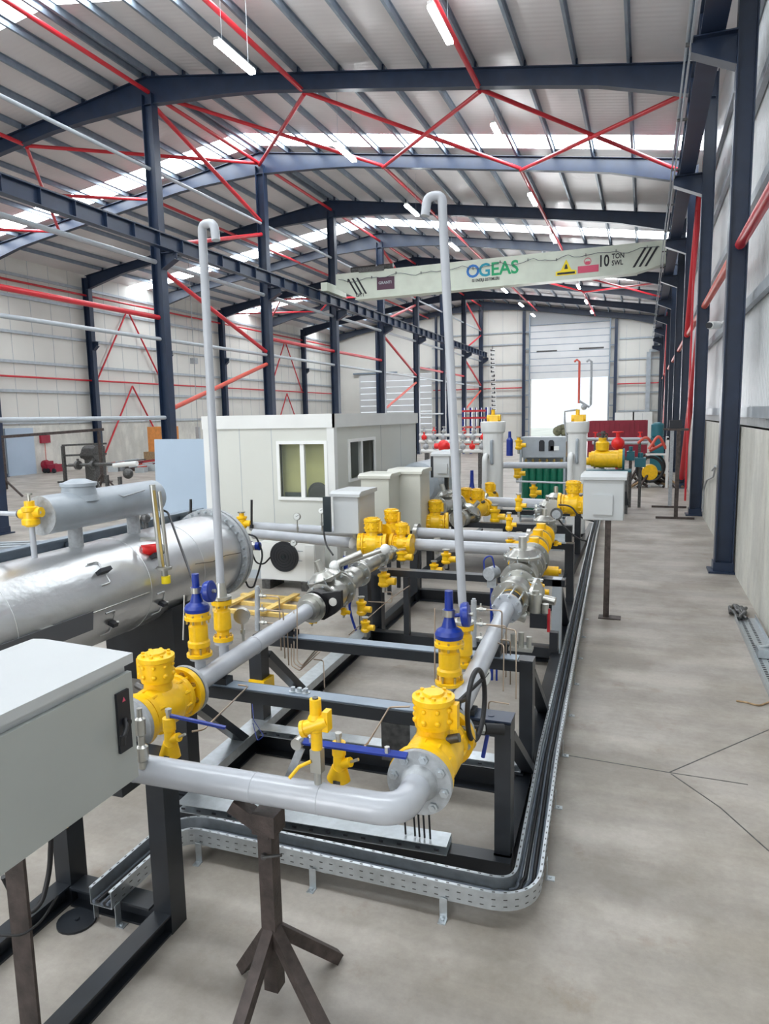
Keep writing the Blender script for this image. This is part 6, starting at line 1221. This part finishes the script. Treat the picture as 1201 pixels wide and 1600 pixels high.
# ---- far left floor
def trestle(name, label, x, y, h, m='rawsteel', s=.35):
    t = T(name, label, 'stand', (x, y, 0), 'tripod stands on the left'); part('post', MB().bb((x - .045, y - .045, .3), (x + .045, y + .045, h)), m, t)
    for a_ in (0.4, 2.5, 4.6): part('leg', MB().beam((x, y, .62), (x + math.cos(a_) * s, y + math.sin(a_) * s, .03), .06, .06), m, t)
    return t
trestle('tripod_stand', 'tall brown tripod stand at the left edge holding the long beam', -21.0, 18.6, 2.05, s=.55); trestle('tripod_stand', 'brown tripod stand under the right end of the long beam', -19.45, 21.6, 2.22, s=.5)
one('long_beam', MB().beam((-21.35, 18.2, 2.10), (-19.35, 21.75, 2.30), .1, .1), 'rawsteel', 'long brown beam resting high on two tripod stands at the far left', 'beam', None, (-20.4, 20, 2.2))
t = T('steel_trestle', 'dark steel trestle frame with cross bars on the far left floor', 'trestle', (-22.9, 24, 0))
for px in (98, 160): c = at(px, 697, 24); part('post', MB().bb((c.x - .06, 23.94, 0), (c.x + .06, 24.06, c.z)), 'darksteel', t); part('foot', MB().bb((c.x - .06, 23.6, 0), (c.x + .06, 24.4, .07)), 'darksteel', t)
for py in (696, 712, 728): a = at(97, py, 24); b = at(166, py - 3, 24); part('bar', MB().beam(a, b, .06, .08), 'darksteel', t)
c = at(145, 708, 24.5); one('dark_motor', MB().cyl(c + V((-.35, 0, 0)), c + V((.3, 0, 0)), .33, seg=20).cyl(c + V((-.6, 0, -.1)), c + V((-.35, 0, -.1)), .15, seg=12).bb((c.x - .3, c.y - .2, 0), (c.x + .2, c.y + .2, c.z - .25)), 'darksteel', 'dark round motor standing behind the steel trestle', 'motor', None, (c.x, c.y, 0))
for i, (px, py, yy, h) in enumerate(((168, 742, 17.5, .95), (188, 742, 17.0, .95), (150, 745, 19.0, .9), (176, 752, 15.5, .85))):
    c = at(px, 760, yy); trestle('tripod_stand', 'short dark tripod stand behind the grey drum, %s from the left' % ORD[(1, 3, 0, 2)[i]], c.x, yy, h, 'darksteel', .3)
a = at(108, 727, 17.2); b = at(208, 724, 17.2); t = T('pipe_assembly', 'dark pipe assembly with white wrap lying on the short tripod stands', 'pipe', a); part('pipe', MB().cyl(a, b, .05, seg=10), 'darksteel', t)
a2 = at(178, 727, 17.2); b2 = at(214, 724, 17.2); part('wrap', MB().cyl(a2, b2, .075, seg=12), 'white', t)
for px in (122, 146): p = at(px, 727, 17.2); part('flange', MB().cyl(p + V((-.05, 0, 0)), p + V((.05, 0, 0)), .14, seg=16).cyl(p, p + V((0, 0, .2)), .04, seg=8), 'darksteel', t)
c = at(200, 740, 17.5); part('round_end', MB().sphere(c, .16, 14, 9), 'darksteel', t)
c = at(203, 752, 16.5); one('floor_cone', MB().lathe((c.x, 16.5, 0), (0, 0, 1), [(0, .16), (.03, .16), (.04, .1), (.4, .03)], 14), 'warny', 'small yellow and pale cone between the tripod stands', 'cone', None, (c.x, 16.5, 0))
pts = arc((at(223, 748, 15).x, 15, .35), .12, 0, PI, 10, (1, 0, 0), (0, 0, 1)); pts = [pts[0] - V((0, 0, .35))] + pts + [pts[-1] - V((0, 0, .35))]
one('floor_hoop', MB().tube(pts, .025, 8), 'strut', 'thin pale hoop standing on the floor left of the blue sheet', 'hoop', None, (pts[0].x, 15, 0))
# orange cabinet and junk by the left wall
a = at(231, 706, 31); b = at(262, 668, 31)
t = T('plywood_cabinet', 'orange plywood cabinet with a darker side standing on pallets by the left wall', 'cabinet', (a.x + .6, 31.4, 0)); part('front', MB().bb((a.x + .55, 31, .95), (b.x, 31.06, b.z + .05)), 'wood', t); part('body', MB().bb((a.x, 31.06, .95), (b.x, 31.9, b.z + .05)), 'rawsteel' if 0 else 'wood', t); part('pallet', MB().bb((a.x - .2, 30.9, 0), (b.x + .2, 32, .95)), 'cardboard', t)
random.seed(3)
for i in range(10):
    px = 178 + i * 7; c = at(px, 724 - i * .6, 30 + random.uniform(-.8, .8)); m_ = random.choice(['cardboard', 'rawsteel', 'salmon', 'darksteel', 'galv', 'maroon']); s_ = random.uniform(.3, .6)
    mb = MB().box((c.x, c.y, s_ * .4), (s_ * 1.5, .5, s_ * .8), Matrix.Rotation(random.uniform(-.5, .5), 3, 'Z')).beam((c.x - .6, c.y - .2, s_ * .8 + .03), (c.x + .5, c.y + .3, s_ * .8 + .15), .1, .06)
    one('scrap_crate', mb, m_, '%s scrap heap along the left wall before the orange cabinet, %s from the left' % ({'cardboard': 'tan', 'rawsteel': 'brown', 'salmon': 'pale red', 'darksteel': 'dark', 'galv': 'silver', 'maroon': 'maroon'}[m_], ORD[i]), 'scrap', 'scrap by the left wall', (c.x, c.y, 0))
for i, (px, s_) in enumerate(((70, .75), (86, .55))):
    c = at(px, 733, 28.6); t = T('floor_machine', 'small maroon machine on the floor by the left wall, %s one' % ('larger', 'smaller')[i], 'machine', (c.x, 28.6, 0)); part('body', MB().box((c.x, 28.6, s_ * .45), (s_, .5, s_ * .7)).cyl((c.x - s_ * .3, 28.5, s_ * .5), (c.x + s_ * .4, 28.5, s_ * .6), s_ * .3, seg=14), 'maroon', t); part('wheel', MB().cyl((c.x - s_ * .35, 28.3, .12), (c.x - s_ * .35, 28.38, .12), .12, seg=14).cyl((c.x + s_ * .35, 28.3, .12), (c.x + s_ * .35, 28.38, .12), .12, seg=14), 'ink', t)
c = P(69, 686, x=-29.38); t = T('wall_sign', 'small dark red box sign fixed on the concrete of the left wall', 'sign', c); part('board', MB().bb(c + V((-.02, -.3, -.2)), c + V((.12, .3, .2))), 'maroon', t); part('lead', MB().cyl((c.x + .02, c.y, .5), (c.x + .02, c.y, c.z - .2), .015, seg=6), 'salmon', t)
c = at(310, 690, 33); t = T('hoist_hook', 'grey hoist hook and chain hanging before the left wall', 'hook', c); part('chain', MB().cyl(c, c + V((0, 0, 4.2)), .02, seg=6), 'flange', t); part('hook_block', MB().bb(c + V((-.1, -.08, 0)), c + V((.1, .08, .8))).ring(c + V((0, 0, -.15)), (0, 1, 0), .14, .045, 16, 6), 'flange', t)
part('trolley', MB().bb(c + V((-.15, -.15, 4.2)), c + V((.15, .15, 4.5))), 'flange', t); part('suspension', MB().cyl(c + V((0, 0, 4.5)), V((c.x, c.y, zroof(c.x))), .02, seg=6), 'flange', t)
for i, y in enumerate((11.3, 11.6, 11.9)):
    one('floor_beam', MB().ibeam((-13.2, y - 1.5, .08), (-9.4, y + .4, .08), .12, .16, .012), 'strut', 'pale steel beam lying on the floor left of the vessel, %s of three' % ('nearest', 'middle one', 'farthest')[i], 'beam', 'beams on the floor', (-11, y, 0))
